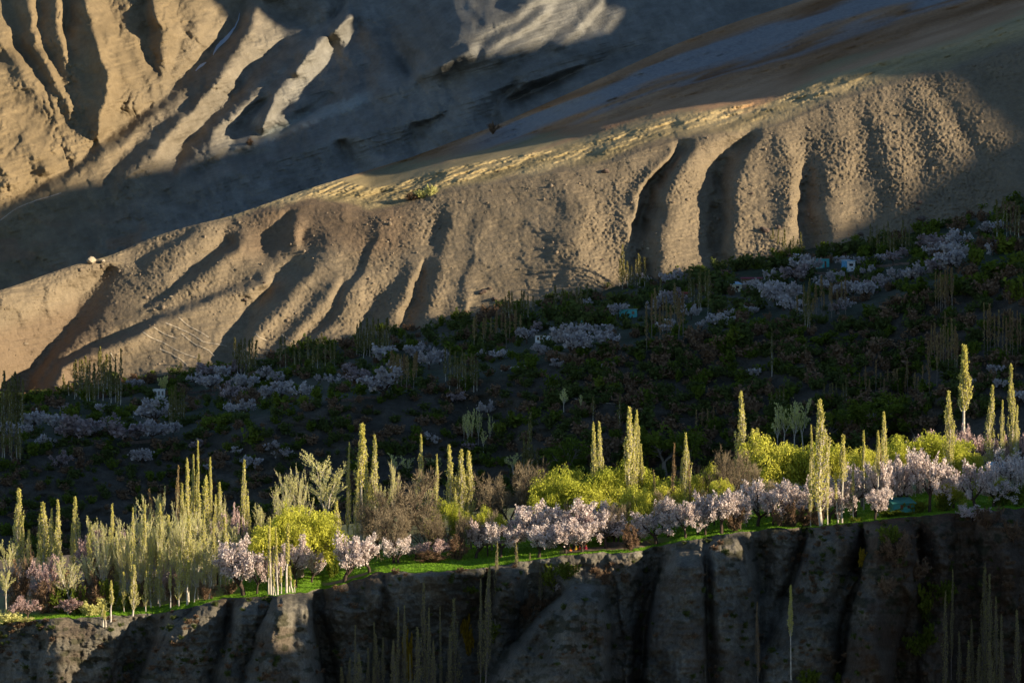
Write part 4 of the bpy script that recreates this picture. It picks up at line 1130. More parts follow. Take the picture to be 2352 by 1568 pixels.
for x, t, w, o in [(690, 1163, 150, 24), (640, 1180, 110, 24), (728, 1190, 110, 22), (1294, 1072, 116, 40), (1345, 1082, 110, 36), (1408, 1052, 100, 42), (1385, 1100, 110, 30), (1270, 1090, 80, 34), (1500, 1086, 90, 34), (1540, 1110, 70, 28), (1130, 1163, 52, 24),
                   (1465, 1116, 60, 16), (1790, 998, 116, 44), (1853, 1018, 120, 40), (1905, 1022, 80, 40), (1980, 1028, 58, 28), (2110, 996, 130, 42), (2160, 1002, 110, 40), (2066, 1020, 80, 40), (2230, 1040, 70, 34), (1620, 1068, 64, 34), (1030, 1150, 80, 34), (1082, 1178, 50, 30), (1660, 1100, 50, 26), (2180, 1110, 60, 9), (2296, 1095, 44, 10)]:
    on_terrace('willow', x, t, w * (1.3 if x > 1200 else 1.15), o, 'willow_tree', D_WIL, zone_t(x), group=G_T)
for x, t, w, o in [(744, 1036, 92, 52), (687, 1072, 36, 48), (665, 1078, 56, 50), (648, 1112, 50, 46), (700, 1130, 44, 46), (15, 1300, 46, 8), (156, 1276, 68, 9), (214, 1186, 50, 40), (240, 1200, 46, 38), (300, 1188, 64, 34), (366, 1120, 38, 44), (330, 1138, 44, 42),
                   (270, 1226, 50, 26), (420, 1140, 50, 38), (446, 1288, 42, 8), (480, 1254, 44, 8), (523, 1142, 22, 40), (600, 1158, 50, 40), (395, 1180, 54, 30), (352, 1196, 56, 28), (455, 1180, 56, 28), (430, 1215, 60, 20), (380, 1225, 60, 18), (320, 1240, 56, 16), (490, 1205, 50, 22), (20, 1240, 40, 40), (535, 1200, 44, 26), (510, 1150, 40, 36), (285, 1250, 40, 14),
                   (970, 1100, 40, 50), (1650, 1070, 40, 44), (880, 1110, 40, 50), (905, 1060, 30, 56)]:
    on_terrace('pale', x, t, w, o, 'white_poplar', D_PALE, zone_t(x), group=G_T)
for x, t, w, o in [(930, 1080, 170, 30), (868, 1125, 110, 28), (985, 1170, 110, 26), (905, 1160, 90, 18), (1174, 1066, 150, 36), (1225, 1062, 90, 40), (1130, 1090, 90, 38), (1676, 1030, 92, 34), (1640, 1060, 60, 34), (1720, 1060, 60, 32)]:
    on_terrace('bare', x, t, w, o, 'walnut_tree', D_BARE, zone_t(x), group=G_T)
# the dense left grove
gv = np.random.default_rng(91)
for i in range(34):
    x = 195 + 345 * (i + gv.uniform(0, 1)) / 34
    on_terrace('pale', x, interp([(190, 1225), (300, 1205), (400, 1195), (480, 1190), (540, 1215)], x) + gv.uniform(-25, 55), gv.uniform(30, 52), gv.uniform(10, 34), 'white_poplar', D_PALE, 'in the thick of the left grove', group=G_T)
for i in range(12):
    x = 200 + 330 * (i + gv.uniform(0, 1)) / 12
    on_terrace('poplar', x, gv.uniform(1150, 1260), gv.uniform(13, 20), gv.uniform(8, 36), 'poplar_tree', D_POP, 'in the thick of the left grove', group=G_T)
for i in range(9):
    x = [1010, 1060, 1120, 1290, 1420, 1530, 1640, 1760, 1880][i]
    on_terrace('bare', x, interp([(1000, 1190), (1300, 1140), (1640, 1110), (1900, 1085)], x) + gv.uniform(-15, 20), gv.uniform(50, 70), gv.uniform(14, 24), 'walnut_tree', ('small leafless brown tree', 'small leafless brown trees'), 'behind the front blossom row', group=G_T)
# low growth
for key, L, nm, ds in [
    ('shrub_brown', [(1448, 1202, 34, 3), (1820, 1150, 44, 4), (1790, 1168, 40, 5), (1850, 1165, 50, 4), (45, 1270, 60, 18), (100, 1330, 60, 12), (150, 1300, 60, 20), (230, 1290, 60, 16), (400, 1330, 36, 7), (330, 1320, 40, 10), (470, 1330, 40, 8), (530, 1330, 36, 9), (210, 1340, 60, 8), (985, 1262, 60, 16), (1050, 1225, 40, 18), (1690, 1160, 44, 8), (1880, 1165, 40, 6)], 'bush', ('leafless brown bush', 'leafless brown bushes')),
    ('shrub_pale', [(20, 1400, 60, 1), (60, 1415, 50, 0), (220, 1372, 50, 5), (205, 1385, 40, 3), (1500, 1235, 20, 8)], 'bush', ('pale green bush', 'pale green bushes')),
    ('shrub_green', [(140, 1340, 50, 12), (250, 1330, 50, 9), (180, 1345, 40, 8), (300, 1340, 50, 7), (10, 1430, 40, 1), (760, 1280, 30, 16), (1270, 1220, 40, 20), (1400, 1180, 40, 22), (2040, 1165, 60, 4), (2110, 1150, 50, 8), (2170, 1130, 44, 7), (2300, 1120, 44, 6), (2340, 1110, 40, 6), (2080, 1172, 40, 3), (1960, 1185, 26, 2)], 'bush', ('green leafy bush', 'green leafy bushes'))]:
    for x, t, w, o in L:
        on_terrace(key, x, t, w, o, nm, ds, zone_t(x), cat='shrub', group='bushes on the terrace')

# ------------------------------------------------------------------ ravine and cliff face
Z_R = 'in the dark ravine below the cliff'
for x, t, b, w in [(975, 1338, 1640, 15), (913, 1393, 1640, 10), (931, 1390, 1650, 12), (985, 1395, 1650, 10), (1013, 1393, 1660, 8), (1047, 1375, 1670, 20), (1112, 1300, 1600, 18), (1104, 1330, 1600, 12), (1138, 1245, 1440, 11), (1148, 1330, 1430, 9), (1184, 1248, 1420, 13), (1216, 1270, 1400, 12), (1241, 1290, 1395, 9),
                   (816, 1435, 1660, 10), (862, 1428, 1660, 10), (870, 1455, 1670, 14), (880, 1462, 1670, 12), (945, 1500, 1680, 10), (800, 1510, 1690, 12), (830, 1500, 1690, 14), (855, 1530, 1690, 12), (845, 1485, 1680, 10), (905, 1470, 1680, 14), (960, 1440, 1680, 18), (787, 1530, 1690, 14), (1030, 1450, 1680, 10), (995, 1470, 1680, 12)]:
    on_cliff('poplar_ravine', x, b, t, w, 'poplar_tree', ('slender poplar', 'slender poplars'), Z_R, group='poplars in the ravine')
for x, t, b, w in [(2185, 1308, 1560, 9), (2168, 1358, 1640, 14), (2250, 1298, 1660, 20), (2275, 1318, 1660, 16), (2262, 1390, 1660, 16), (2235, 1420, 1670, 14), (2290, 1370, 1670, 14), (2205, 1450, 1670, 12), (2222, 1470, 1680, 14), (2300, 1410, 1680, 14), (2245, 1480, 1690, 18), (2280, 1470, 1690, 16), (2340, 1400, 1690, 12)]:
    on_cliff('poplar_ravine', x, b, t, w, 'poplar_tree', ('dim olive poplar', 'dim olive poplars'), 'in the dark bottom right corner', group='poplars in the right corner')
on_cliff('poplar_tall', 1817, 1560, 1344, 11, 'poplar_tree', ('lone poplar with long bare stem', ''), 'against the right part of the cliff')
on_cliff('poplar_bud', 1741, 1580, 1382, 7, 'poplar_tree', ('thin brown poplar', ''), 'in the dark cleft of the cliff')
on_cliff('shrub_ochre', 1074, 1500, 1400, 28, 'ochre_tree', ('small tree with orange-yellow leaves', ''), 'in the dark ravine', cat='tree')
on_cliff('shrub_ochre', 936, 1560, 1440, 22, 'ochre_tree', ('orange-yellow bushy tree', ''), 'among the ravine poplars', cat='tree')
on_cliff('shrub_ochre', 1981, 1300, 1258, 20, 'bush', ('small yellowish bush', ''), 'on the right cliff face', cat='shrub')
for key, x, b, t, w, ds in [('shrub_green', 1275, 1350, 1290, 60, 'green bush'), ('shrub_green', 1300, 1330, 1290, 44, 'ochre-green bush'), ('shrub_brown', 1220, 1420, 1360, 40, 'bare brown bush'), ('shrub_brown', 1245, 1400, 1365, 36, 'small bare brown bush'),
                            ('shrub_green', 1135, 1470, 1425, 44, 'dark green bush'), ('shrub_green', 1080, 1360, 1335, 50, 'low green bush')]:
    on_cliff(key, x, b, t, w, 'bush', (ds, ds + 'es'), 'in the gully left of the pale cliff dome', cat='shrub', group='bushes in the gully')
for key, x, b, t, w, ds in [('shrub_green', 2130, 1420, 1340, 60, 'spreading green bush'), ('shrub_green', 2170, 1390, 1330, 50, 'yellowish green bush'), ('shrub_green', 2120, 1500, 1430, 60, 'dim green bush'), ('shrub_brown', 2030, 1360, 1320, 50, 'rust-brown bush'), ('shrub_brown', 2060, 1290, 1220, 60, 'tangled brown bush'), ('shrub_green', 2040, 1250, 1205, 50, 'olive bush'),
                            ('shrub_brown', 1385, 1340, 1300, 40, 'dry brown bush'), ('shrub_green', 1860, 1580, 1535, 44, 'dark green bush'), ('shrub_green', 1920, 1585, 1545, 40, 'faint green bush'), ('shrub_brown', 2100, 1330, 1280, 50, 'dry twiggy bush'), ('shrub_brown', 2270, 1210, 1160, 60, 'brown scrub bush'), ('shrub_brown', 2320, 1240, 1190, 60, 'dark brown scrub bush')]:
    on_cliff(key, x, b, t, w, 'bush', (ds, ds + 'es'), 'on the right half of the cliff face', cat='shrub', group='bushes on the cliff')

# ------------------------------------------------------------------ between terrace and village
for x, b, t, w in [(1214, 1110, 946, 13), (1203, 1110, 1000, 12), (1224, 1110, 1020, 10), (1236, 1110, 1030, 12)]:
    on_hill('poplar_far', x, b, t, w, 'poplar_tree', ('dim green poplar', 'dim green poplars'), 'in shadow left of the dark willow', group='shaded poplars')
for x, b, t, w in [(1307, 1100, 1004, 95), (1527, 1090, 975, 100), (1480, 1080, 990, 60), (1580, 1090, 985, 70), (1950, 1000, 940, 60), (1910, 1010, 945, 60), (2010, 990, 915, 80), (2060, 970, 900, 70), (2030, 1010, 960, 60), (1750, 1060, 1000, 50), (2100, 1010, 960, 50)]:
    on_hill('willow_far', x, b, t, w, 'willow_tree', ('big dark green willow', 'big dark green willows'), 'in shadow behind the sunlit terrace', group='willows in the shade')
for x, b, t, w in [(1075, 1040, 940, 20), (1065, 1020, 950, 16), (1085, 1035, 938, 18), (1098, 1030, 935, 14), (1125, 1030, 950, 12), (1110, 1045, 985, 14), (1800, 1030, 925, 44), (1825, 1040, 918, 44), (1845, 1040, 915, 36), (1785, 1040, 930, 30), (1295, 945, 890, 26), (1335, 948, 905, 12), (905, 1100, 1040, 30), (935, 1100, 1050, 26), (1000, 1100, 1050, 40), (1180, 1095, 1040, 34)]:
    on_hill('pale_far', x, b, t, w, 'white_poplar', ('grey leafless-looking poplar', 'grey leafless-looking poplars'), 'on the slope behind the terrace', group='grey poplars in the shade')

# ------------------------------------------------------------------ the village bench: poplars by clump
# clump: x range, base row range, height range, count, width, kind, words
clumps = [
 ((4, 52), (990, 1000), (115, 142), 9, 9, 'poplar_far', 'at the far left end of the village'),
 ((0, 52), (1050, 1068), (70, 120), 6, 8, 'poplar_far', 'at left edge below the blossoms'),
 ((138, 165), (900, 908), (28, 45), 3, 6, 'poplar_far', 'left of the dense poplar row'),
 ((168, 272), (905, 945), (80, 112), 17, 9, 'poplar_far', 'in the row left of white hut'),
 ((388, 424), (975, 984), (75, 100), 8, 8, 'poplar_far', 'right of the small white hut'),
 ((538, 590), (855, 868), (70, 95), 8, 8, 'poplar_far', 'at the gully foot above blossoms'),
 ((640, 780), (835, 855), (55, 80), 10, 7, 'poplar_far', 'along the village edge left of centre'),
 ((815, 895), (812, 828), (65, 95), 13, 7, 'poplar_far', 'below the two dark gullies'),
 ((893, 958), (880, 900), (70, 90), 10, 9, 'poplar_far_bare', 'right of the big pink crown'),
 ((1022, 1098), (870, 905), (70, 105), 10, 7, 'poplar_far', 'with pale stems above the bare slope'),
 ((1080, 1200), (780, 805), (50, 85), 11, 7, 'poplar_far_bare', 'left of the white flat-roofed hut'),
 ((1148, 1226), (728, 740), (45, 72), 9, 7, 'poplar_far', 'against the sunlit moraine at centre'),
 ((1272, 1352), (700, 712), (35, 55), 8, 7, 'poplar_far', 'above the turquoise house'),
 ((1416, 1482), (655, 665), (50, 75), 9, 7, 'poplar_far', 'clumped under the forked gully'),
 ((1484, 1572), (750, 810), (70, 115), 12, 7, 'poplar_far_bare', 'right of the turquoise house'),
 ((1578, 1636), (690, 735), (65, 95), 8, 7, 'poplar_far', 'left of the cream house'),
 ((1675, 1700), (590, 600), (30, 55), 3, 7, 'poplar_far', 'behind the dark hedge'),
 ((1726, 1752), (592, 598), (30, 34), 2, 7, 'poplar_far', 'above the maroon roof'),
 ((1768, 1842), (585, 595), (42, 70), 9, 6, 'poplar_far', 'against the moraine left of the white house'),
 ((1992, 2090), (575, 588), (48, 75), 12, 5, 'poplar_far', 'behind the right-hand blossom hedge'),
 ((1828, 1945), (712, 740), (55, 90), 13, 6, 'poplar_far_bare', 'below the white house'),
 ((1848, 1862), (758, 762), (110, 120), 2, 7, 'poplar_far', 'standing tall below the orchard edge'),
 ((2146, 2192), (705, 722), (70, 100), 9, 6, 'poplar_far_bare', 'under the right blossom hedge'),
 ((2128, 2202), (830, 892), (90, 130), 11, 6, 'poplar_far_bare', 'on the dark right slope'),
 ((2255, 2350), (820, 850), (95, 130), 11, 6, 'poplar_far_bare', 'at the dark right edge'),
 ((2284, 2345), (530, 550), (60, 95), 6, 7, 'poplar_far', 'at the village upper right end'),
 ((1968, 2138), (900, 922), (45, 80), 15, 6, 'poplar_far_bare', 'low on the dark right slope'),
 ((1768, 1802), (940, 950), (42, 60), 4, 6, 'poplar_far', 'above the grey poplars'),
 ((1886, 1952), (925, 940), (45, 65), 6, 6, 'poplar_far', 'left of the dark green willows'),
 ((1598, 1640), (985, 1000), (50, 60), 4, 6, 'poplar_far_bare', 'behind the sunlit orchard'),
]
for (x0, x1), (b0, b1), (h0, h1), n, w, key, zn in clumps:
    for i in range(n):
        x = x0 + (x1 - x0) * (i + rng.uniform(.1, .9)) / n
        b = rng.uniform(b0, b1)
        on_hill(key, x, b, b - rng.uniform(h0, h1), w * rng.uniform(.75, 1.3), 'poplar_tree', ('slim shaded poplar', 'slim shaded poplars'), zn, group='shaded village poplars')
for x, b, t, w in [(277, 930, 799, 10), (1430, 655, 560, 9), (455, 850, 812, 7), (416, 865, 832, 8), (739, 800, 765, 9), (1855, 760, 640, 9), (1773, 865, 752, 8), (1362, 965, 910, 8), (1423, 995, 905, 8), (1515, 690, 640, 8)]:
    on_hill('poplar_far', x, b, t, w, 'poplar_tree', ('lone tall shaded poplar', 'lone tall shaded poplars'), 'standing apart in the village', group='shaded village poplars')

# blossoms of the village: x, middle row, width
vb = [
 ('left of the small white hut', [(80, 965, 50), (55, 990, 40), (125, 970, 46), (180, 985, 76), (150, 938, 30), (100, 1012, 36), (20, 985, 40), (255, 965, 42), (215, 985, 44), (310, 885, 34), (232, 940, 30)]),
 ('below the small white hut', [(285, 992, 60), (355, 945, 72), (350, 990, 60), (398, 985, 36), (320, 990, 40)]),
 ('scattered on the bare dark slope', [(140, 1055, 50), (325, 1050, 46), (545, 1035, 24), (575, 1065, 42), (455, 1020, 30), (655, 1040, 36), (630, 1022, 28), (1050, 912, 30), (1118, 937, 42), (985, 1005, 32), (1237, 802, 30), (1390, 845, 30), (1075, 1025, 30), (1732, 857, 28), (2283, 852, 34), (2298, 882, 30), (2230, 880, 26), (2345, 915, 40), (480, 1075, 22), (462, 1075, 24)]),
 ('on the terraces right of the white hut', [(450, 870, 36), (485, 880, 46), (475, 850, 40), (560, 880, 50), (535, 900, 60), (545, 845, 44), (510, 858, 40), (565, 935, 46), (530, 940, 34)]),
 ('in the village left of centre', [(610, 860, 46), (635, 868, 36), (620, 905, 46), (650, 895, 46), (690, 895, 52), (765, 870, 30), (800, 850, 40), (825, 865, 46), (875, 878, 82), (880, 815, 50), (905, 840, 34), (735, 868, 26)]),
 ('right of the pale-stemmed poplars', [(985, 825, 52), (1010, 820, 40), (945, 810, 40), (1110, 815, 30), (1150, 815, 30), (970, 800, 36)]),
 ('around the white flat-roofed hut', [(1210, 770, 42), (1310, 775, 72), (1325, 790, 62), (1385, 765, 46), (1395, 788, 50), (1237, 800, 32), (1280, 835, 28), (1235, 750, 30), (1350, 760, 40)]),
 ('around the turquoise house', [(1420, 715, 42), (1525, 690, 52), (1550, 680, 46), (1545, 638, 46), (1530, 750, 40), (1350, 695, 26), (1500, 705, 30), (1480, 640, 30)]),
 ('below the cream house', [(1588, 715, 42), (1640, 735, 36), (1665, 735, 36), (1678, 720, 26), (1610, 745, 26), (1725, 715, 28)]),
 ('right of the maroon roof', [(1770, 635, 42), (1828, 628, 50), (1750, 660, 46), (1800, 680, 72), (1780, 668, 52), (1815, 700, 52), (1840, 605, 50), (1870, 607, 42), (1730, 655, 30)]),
 ('below the white house', [(1905, 640, 42), (1925, 635, 30), (1890, 655, 30), (1960, 665, 46), (1990, 668, 46), (2002, 653, 42), (1920, 705, 38), (1945, 697, 32), (1995, 622, 30), (1930, 668, 34), (2030, 645, 36), (2060, 633, 42)]),
 ('right of the white house', [(2020, 595, 28), (2052, 590, 34), (2080, 580, 26), (1935, 600, 30), (1975, 600, 26)]),
 ('in the long hedge at right', [(2115, 622, 50), (2095, 630, 42), (2160, 610, 46), (2185, 600, 60), (2130, 555, 46), (2165, 560, 50), (2200, 550, 56), (2205, 577, 44), (2140, 575, 40), (2180, 575, 40)]),
 ('at the upper right end', [(2265, 525, 36), (2290, 520, 32), (2280, 570, 36), (2300, 565, 32)]),
]
for zn, L in vb:
    for x, y, w in L:
        w *= 1.08
        pk = rng.uniform() < .22
        on_hill('blossom_far_pink' if pk else 'blossom_far', x, y + w * .42, y - w * .42, w, 'apricot_tree', ('shaded pale pink blossoming tree', 'shaded blossoming trees'), zn, group='blossoming trees of the village')
vg = [
 ('shrub_far_olive', 'olive green bushy tree', 'left part of the village', [(160, 955, 46), (110, 1025, 36), (75, 1030, 36), (255, 1065, 32), (650, 920, 46), (730, 905, 42), (700, 920, 32), (480, 970, 36), (505, 965, 38), (470, 978, 30), (525, 1025, 26), (580, 1000, 48), (300, 940, 30), (215, 955, 26), (60, 955, 30)]),
 ('shrub_far_brown', 'rusty brown bushy tree', 'left part of the village', [(585, 905, 42), (560, 917, 46), (605, 1025, 26), (185, 1060, 36), (315, 925, 30), (790, 890, 30), (690, 850, 30), (545, 905, 40)]),
 ('shrub_far_green', 'dark green bushy tree', 'left part of the village', [(645, 815, 36), (690, 820, 30), (735, 800, 42), (715, 850, 36), (870, 795, 36), (780, 830, 36), (760, 850, 30), (410, 870, 24), (415, 880, 30), (1065, 765, 36), (940, 790, 30), (990, 770, 36), (1030, 780, 34), (960, 850, 30), (745, 820, 30), (840, 840, 30)]),
 ('shrub_far_green', 'dark green bushy tree', 'in the middle of the village', [(1215, 740, 52), (1260, 715, 52), (1320, 710, 62), (1380, 725, 52), (1420, 690, 52), (1465, 690, 52), (1170, 745, 42), (1120, 760, 42), (1265, 780, 32), (1320, 758, 42), (1100, 780, 36), (1150, 775, 36), (1290, 735, 44), (1350, 735, 44), (1440, 740, 36), (1490, 670, 40), (1500, 735, 36), (1540, 660, 44), (1565, 650, 44), (1470, 755, 36), (1190, 720, 30)]),
 ('shrub_far_green', 'dark green bushy tree', 'around the houses at right', [(1660, 655, 52), (1650, 700, 42), (1700, 700, 52), (1735, 690, 52), (1795, 640, 36), (1735, 668, 40), (1690, 605, 44), (1715, 600, 44), (1745, 598, 44), (1775, 603, 44), (1890, 580, 40), (1930, 570, 42), (1955, 565, 42), (1610, 640, 44), (1635, 635, 40), (1800, 605, 36), (2000, 570, 36), (2040, 565, 36), (2070, 560, 36)]),
 ('shrub_far_olive', 'olive green bushy tree', 'on the slope below the right houses', [(1690, 772, 50), (1650, 790, 42), (1730, 752, 32), (1830, 762, 32), (1840, 782, 26), (2100, 660, 52), (2240, 590, 52), (2140, 535, 42), (1380, 882, 46), (1410, 892, 36), (1190, 960, 40), (1150, 985, 42), (2320, 560, 50), (2290, 610, 60), (2340, 600, 50), (2340, 660, 60), (2250, 640, 50)]),
 ('shrub_far_brown', 'rusty brown bushy tree', 'at the right end of the village', [(2200, 512, 42), (2320, 485, 50), (2300, 560, 50), (2345, 520, 50), (2250, 560, 46), (2230, 620, 50), (2340, 560, 40)]),
]
for key, ds, zn, L in vg:
    for x, y, w in L:
        on_hill(key, x, y + w * .42, y - w * .45, w, 'bushy_tree', (ds, ds + 's'), zn, group='bushy trees of the village')
# scrub on the dark hillside: more than one could count, one mass
def scrub(name, key, n, seed, bench=False):
    R = np.random.default_rng(seed)
    vs, fs, tot = [], [], 0
    src = []
    for pr, h0, w0 in PROTO[key]:
        me = pr[1]
        v = np.empty(len(me.vertices) * 3, np.float32); me.vertices.foreach_get('co', v)
        f = np.empty(len(me.loops), np.int32); me.loops.foreach_get('vertex_index', f)
        src.append((v.reshape(-1, 3), f.reshape(-1, 4), h0, w0))
    k = 0
    while k < n:
        x = R.uniform(-60, 2420)
        if not bench and x < 1250 and R.uniform() < .25:
            continue
        y = float(interp(EDGE_V, x)) + R.uniform(8, 330)
        if bench:
            b0, e0 = float(interp(BASE, x)), float(interp(EDGE_V, x))
            y = b0 + 2 + (e0 + 12 - b0) * R.uniform(0, 1) ** 1.25
        if y > interp(CLIFF_S, x) - 110:
            continue
        d = float(hill_depth(x, y))
        v, f, h0, w0 = src[R.integers(len(src))]
        w = (R.uniform(14, 36) if bench else R.uniform(14, 44)) / FOC * d * (1 if x > 1250 or bench else .75)
        a = R.uniform(0, 6.28)
        ca, sa_ = math.cos(a), math.sin(a)
        q = v * np.array([w / w0, w / w0, w * R.uniform(.6, 1.0) / h0])
        q = np.stack([q[:, 0] * ca - q[:, 1] * sa_, q[:, 0] * sa_ + q[:, 1] * ca, q[:, 2]], 1) + np.array(ray(x, y, d))
        vs.append(q); fs.append(f + tot); tot += len(q); k += 1
    ac = Acc(); ac.v, ac.f = vs, fs
    o = bpy.data.objects.new(name, ac.mesh(name, PROTO[key][0][0][1].materials[0]))
    COL.objects.link(o); o['kind'] = 'stuff'
    o['label'] = 'undergrowth between the trees of the shaded village' if bench else 'low scrub covering the shaded hillside under the village'
scrub('green_scrub', 'shrub_far_green', 950, 5)
scrub('brown_scrub', 'shrub_far_brown', 760, 6)
scrub('olive_scrub', 'shrub_far_olive', 300, 16)
scrub('village_green_scrub', 'shrub_far_olive', 330, 7, True)
scrub('village_brown_scrub', 'shrub_far_brown', 260, 8, True)
scrub('village_dark_scrub', 'shrub_far_green', 330, 9, True)
# ------------------------------------------------------------------ houses
def paint(name, c, rough=.8):
    m, nt, b = new_mat(name)
    N, L = nt.nodes, nt.links
    geo = N.new('ShaderNodeNewGeometry'); ns = N.new('ShaderNodeTexNoise'); ns.inputs['Scale'].default_value = 1.3; ns.inputs['Detail'].default_value = 6
    L.new(geo.outputs['Position'], ns.inputs['Vector'])
    rp = N.new('ShaderNodeValToRGB'); rp.color_ramp.elements[0].position = .3; rp.color_ramp.elements[0].color = (c[0] * .7, c[1] * .7, c[2] * .68, 1)
    rp.color_ramp.elements[1].position = .6; rp.color_ramp.elements[1].color = (*c, 1)
    L.new(ns.outputs['Fac'], rp.inputs['Fac']); L.new(rp.outputs['Color'], b.inputs['Base Color'])
    b.inputs['Roughness'].default_value = rough
    return m
PM = {k: paint(k + '_paint', c) for k, c in dict(white=(.78, .77, .74), cream=(.66, .60, .42), turquoise=(.10, .42, .42), teal=(.07, .30, .27), blue=(.10, .30, .50), maroon=(.26, .05, .07), grey=(.34, .35, .36), paleblue=(.40, .56, .66), wood=(.20, .09, .04), mud=(.26, .20, .15), green=(.16, .36, .30), red=(.30, .05, .04)).items()}
M_GLASS, _n, _b = new_mat('dark_window_glass'); _b.inputs['Base Color'].default_value = (.02, .025, .03, 1); _b.inputs['Roughness'].default_value = .15; _b.inputs['Specular IOR Level'].default_value = .5

def add_box(bm, x0, x1, y0, y1, z0, z1):
    v = [bm.verts.new(p) for p in ((x0, y0, z0), (x1, y0, z0), (x1, y1, z0), (x0, y1, z0), (x0, y0, z1), (x1, y0, z1), (x1, y1, z1), (x0, y1, z1))]
    for f in ((3, 2, 1, 0), (4, 5, 6, 7), (0, 1, 5, 4), (1, 2, 6, 5), (2, 3, 7, 6), (3, 0, 4, 7)):
        bm.faces.new([v[i] for i in f])
def obj_bm(name, bm, mat, parent=None):
    me = bpy.data.meshes.new(name); bm.to_mesh(me); bm.free(); me.materials.append(mat)
    o = bpy.data.objects.new(name, me); COL.objects.link(o)
    if parent: o.parent = parent
    return o
def boxes(name, bs, mat, parent=None):
    bm = bmesh.new()
    for b in bs: add_box(bm, *b)
    return obj_bm(name, bm, mat, parent)

def house(name, label, px, base, w, h, rot=0, wall='white', roof='grey', pitch=.0, depth=5.0, windows=(), door=None, side=None, d=None, over=.35, porch=False, cat='house', fr='wood'):
    """px, base, w, h in picture units; windows: (u, v, wu, hv) as fractions of the front"""
    dd = d if d else float(hill_depth(px, base)) - 2.5
    x, y, z = ray(px, base, dd)
    W, Hh = w / FOC * dd, h / FOC * dd
    root = bpy.data.objects.new(name, None); COL.objects.link(root)
    root.location = (x, y, z); root.rotation_euler = (0, 0, math.radians(rot))
    root['label'], root['category'] = label, cat
    bh = Hh * (1 - pitch)
    bm = bmesh.new()
    add_box(bm, -W / 2, W / 2, 0, depth, -1.5, bh)
    obj_bm('wall', bm, PM[wall], root)
    if side:
        boxes('side_wall', [(-W / 2 - .06, -W / 2 - .003, .05, depth - .05, -1.4, bh - .05)], PM[side], root)
    # roof slab, sloping forward or flat, with eaves
    bm = bmesh.new()
    add_box(bm, -W / 2 - over, W / 2 + over, -over, depth + over, bh + .003, bh + .25)
    if pitch:
        for v in bm.verts:
            if v.co.y > 0: v.co.z += Hh * pitch - .25
    obj_bm('roof', bm, PM[roof], root)
    if pitch:
        bm = bmesh.new()
        for sx in (-W / 2 + .02, W / 2 - .02):
            a = [bm.verts.new(p) for p in ((sx, .1, bh), (sx, depth, bh), (sx, depth, bh + Hh * pitch - .27))]
            bm.faces.new(a)
        obj_bm('gable', bm, PM[side or wall], root)
    for (u, v, wu, hv) in windows:
        cx, cz, ww, hh = (u - .5) * W, v * bh, wu * W, hv * bh
        fo = boxes('window', [(cx - ww / 2 - .1, cx - ww / 2, -.07, -.002, cz - hh / 2, cz + hh / 2), (cx + ww / 2, cx + ww / 2 + .1, -.07, -.002, cz - hh / 2, cz + hh / 2),
                              (cx - ww / 2 - .1, cx + ww / 2 + .1, -.07, -.002, cz + hh / 2 + .002, cz + hh / 2 + .1), (cx - ww / 2 - .1, cx + ww / 2 + .1, -.1, -.002, cz - hh / 2 - .1, cz - hh / 2 - .002),
                              (cx - .04, cx + .04, -.06, -.002, cz - hh / 2 + .002, cz + hh / 2 - .002)], PM[fr], root)
        boxes('pane', [(cx - ww / 2, cx + ww / 2, -.03, -.004, cz - hh / 2, cz + hh / 2)], M_GLASS, fo)
    if door:
        u, wu, hv = door
        cx, ww = (u - .5) * W, wu * W
        boxes('door', [(cx - ww / 2, cx + ww / 2, -.05, -.003, 0, hv * bh)], PM['wood'], root)
    if porch:
        for k in range(4):
            px_ = -W / 2 + W * (k + .1) / 3.2
            boxes('post', [(px_, px_ + .18, -1.6, -1.42, -1.2, bh - .01)], PM['mud'], root)
        boxes('porch_roof', [(-W / 2 - .2, W / 2 + .2, -1.9, -over - .01, bh + .02, bh + .2)], PM[roof], root)
    return root
house('house', 'small white two-storey house with blue side wall and brown window', 1955, 622, 21, 26, rot=24, wall='white', side='blue', roof='paleblue', pitch=.14, depth=5.5, windows=[(.5, .62, .42, .2), (.62, .2, .14, .1)])
house('house', 'turquoise flat-roofed building half hidden by blossoms left of white house', 1890, 614, 30, 20, rot=6, wall='turquoise', roof='mud', depth=5, windows=[(.3, .6, .12, .3)], door=(.7, .13, .7))
house('house', 'cream house with sloping light blue roof beside the maroon-roofed house', 1691, 670, 27, 24, rot=16, wall='cream', roof='paleblue', pitch=.3, depth=6, windows=[(.62, .62, .26, .3)])
house('house', 'maroon-roofed house with dark open porch and wooden posts', 1726, 656, 48, 20, rot=-6, wall='mud', roof='maroon', pitch=.22, depth=6, windows=[(.7, .6, .14, .34), (.3, .6, .12, .34)], door=(.5, .1, .75), porch=True)
house('house', 'dark red roofed hut mostly hidden among poplars', 1573, 684, 22, 14, rot=0, wall='mud', roof='red', pitch=.35, depth=4, windows=[(.5, .5, .2, .3)])
house('house', 'turquoise house with one dark window beside pale blossoms', 1443, 730, 40, 20, rot=-4, wall='turquoise', roof='grey', depth=6, windows=[(.78, .6, .12, .3)], door=(.35, .08, .62))
house('hut', 'small white hut with three dark windows below the sunlit slope', 365, 913, 28, 19, rot=5, wall='white', roof='white', depth=4.5, windows=[(.16, .55, .16, .5), (.5, .55, .14, .5), (.8, .55, .14, .5)], fr='white')
house('hut', 'white flat-roofed hut behind the small round blossom trees', 1246, 785, 34, 15, rot=-5, wall='white', roof='mud', depth=5, windows=[(.2, .5, .12, .4)], door=(.4, .1, .75))
house('shed', 'low shed with dull green roof above the wide blossom crowns', 1350, 752, 28, 17, rot=3, wall='mud', roof='green', pitch=.35, depth=4, windows=[(.5, .5, .15, .4)], cat='shed')
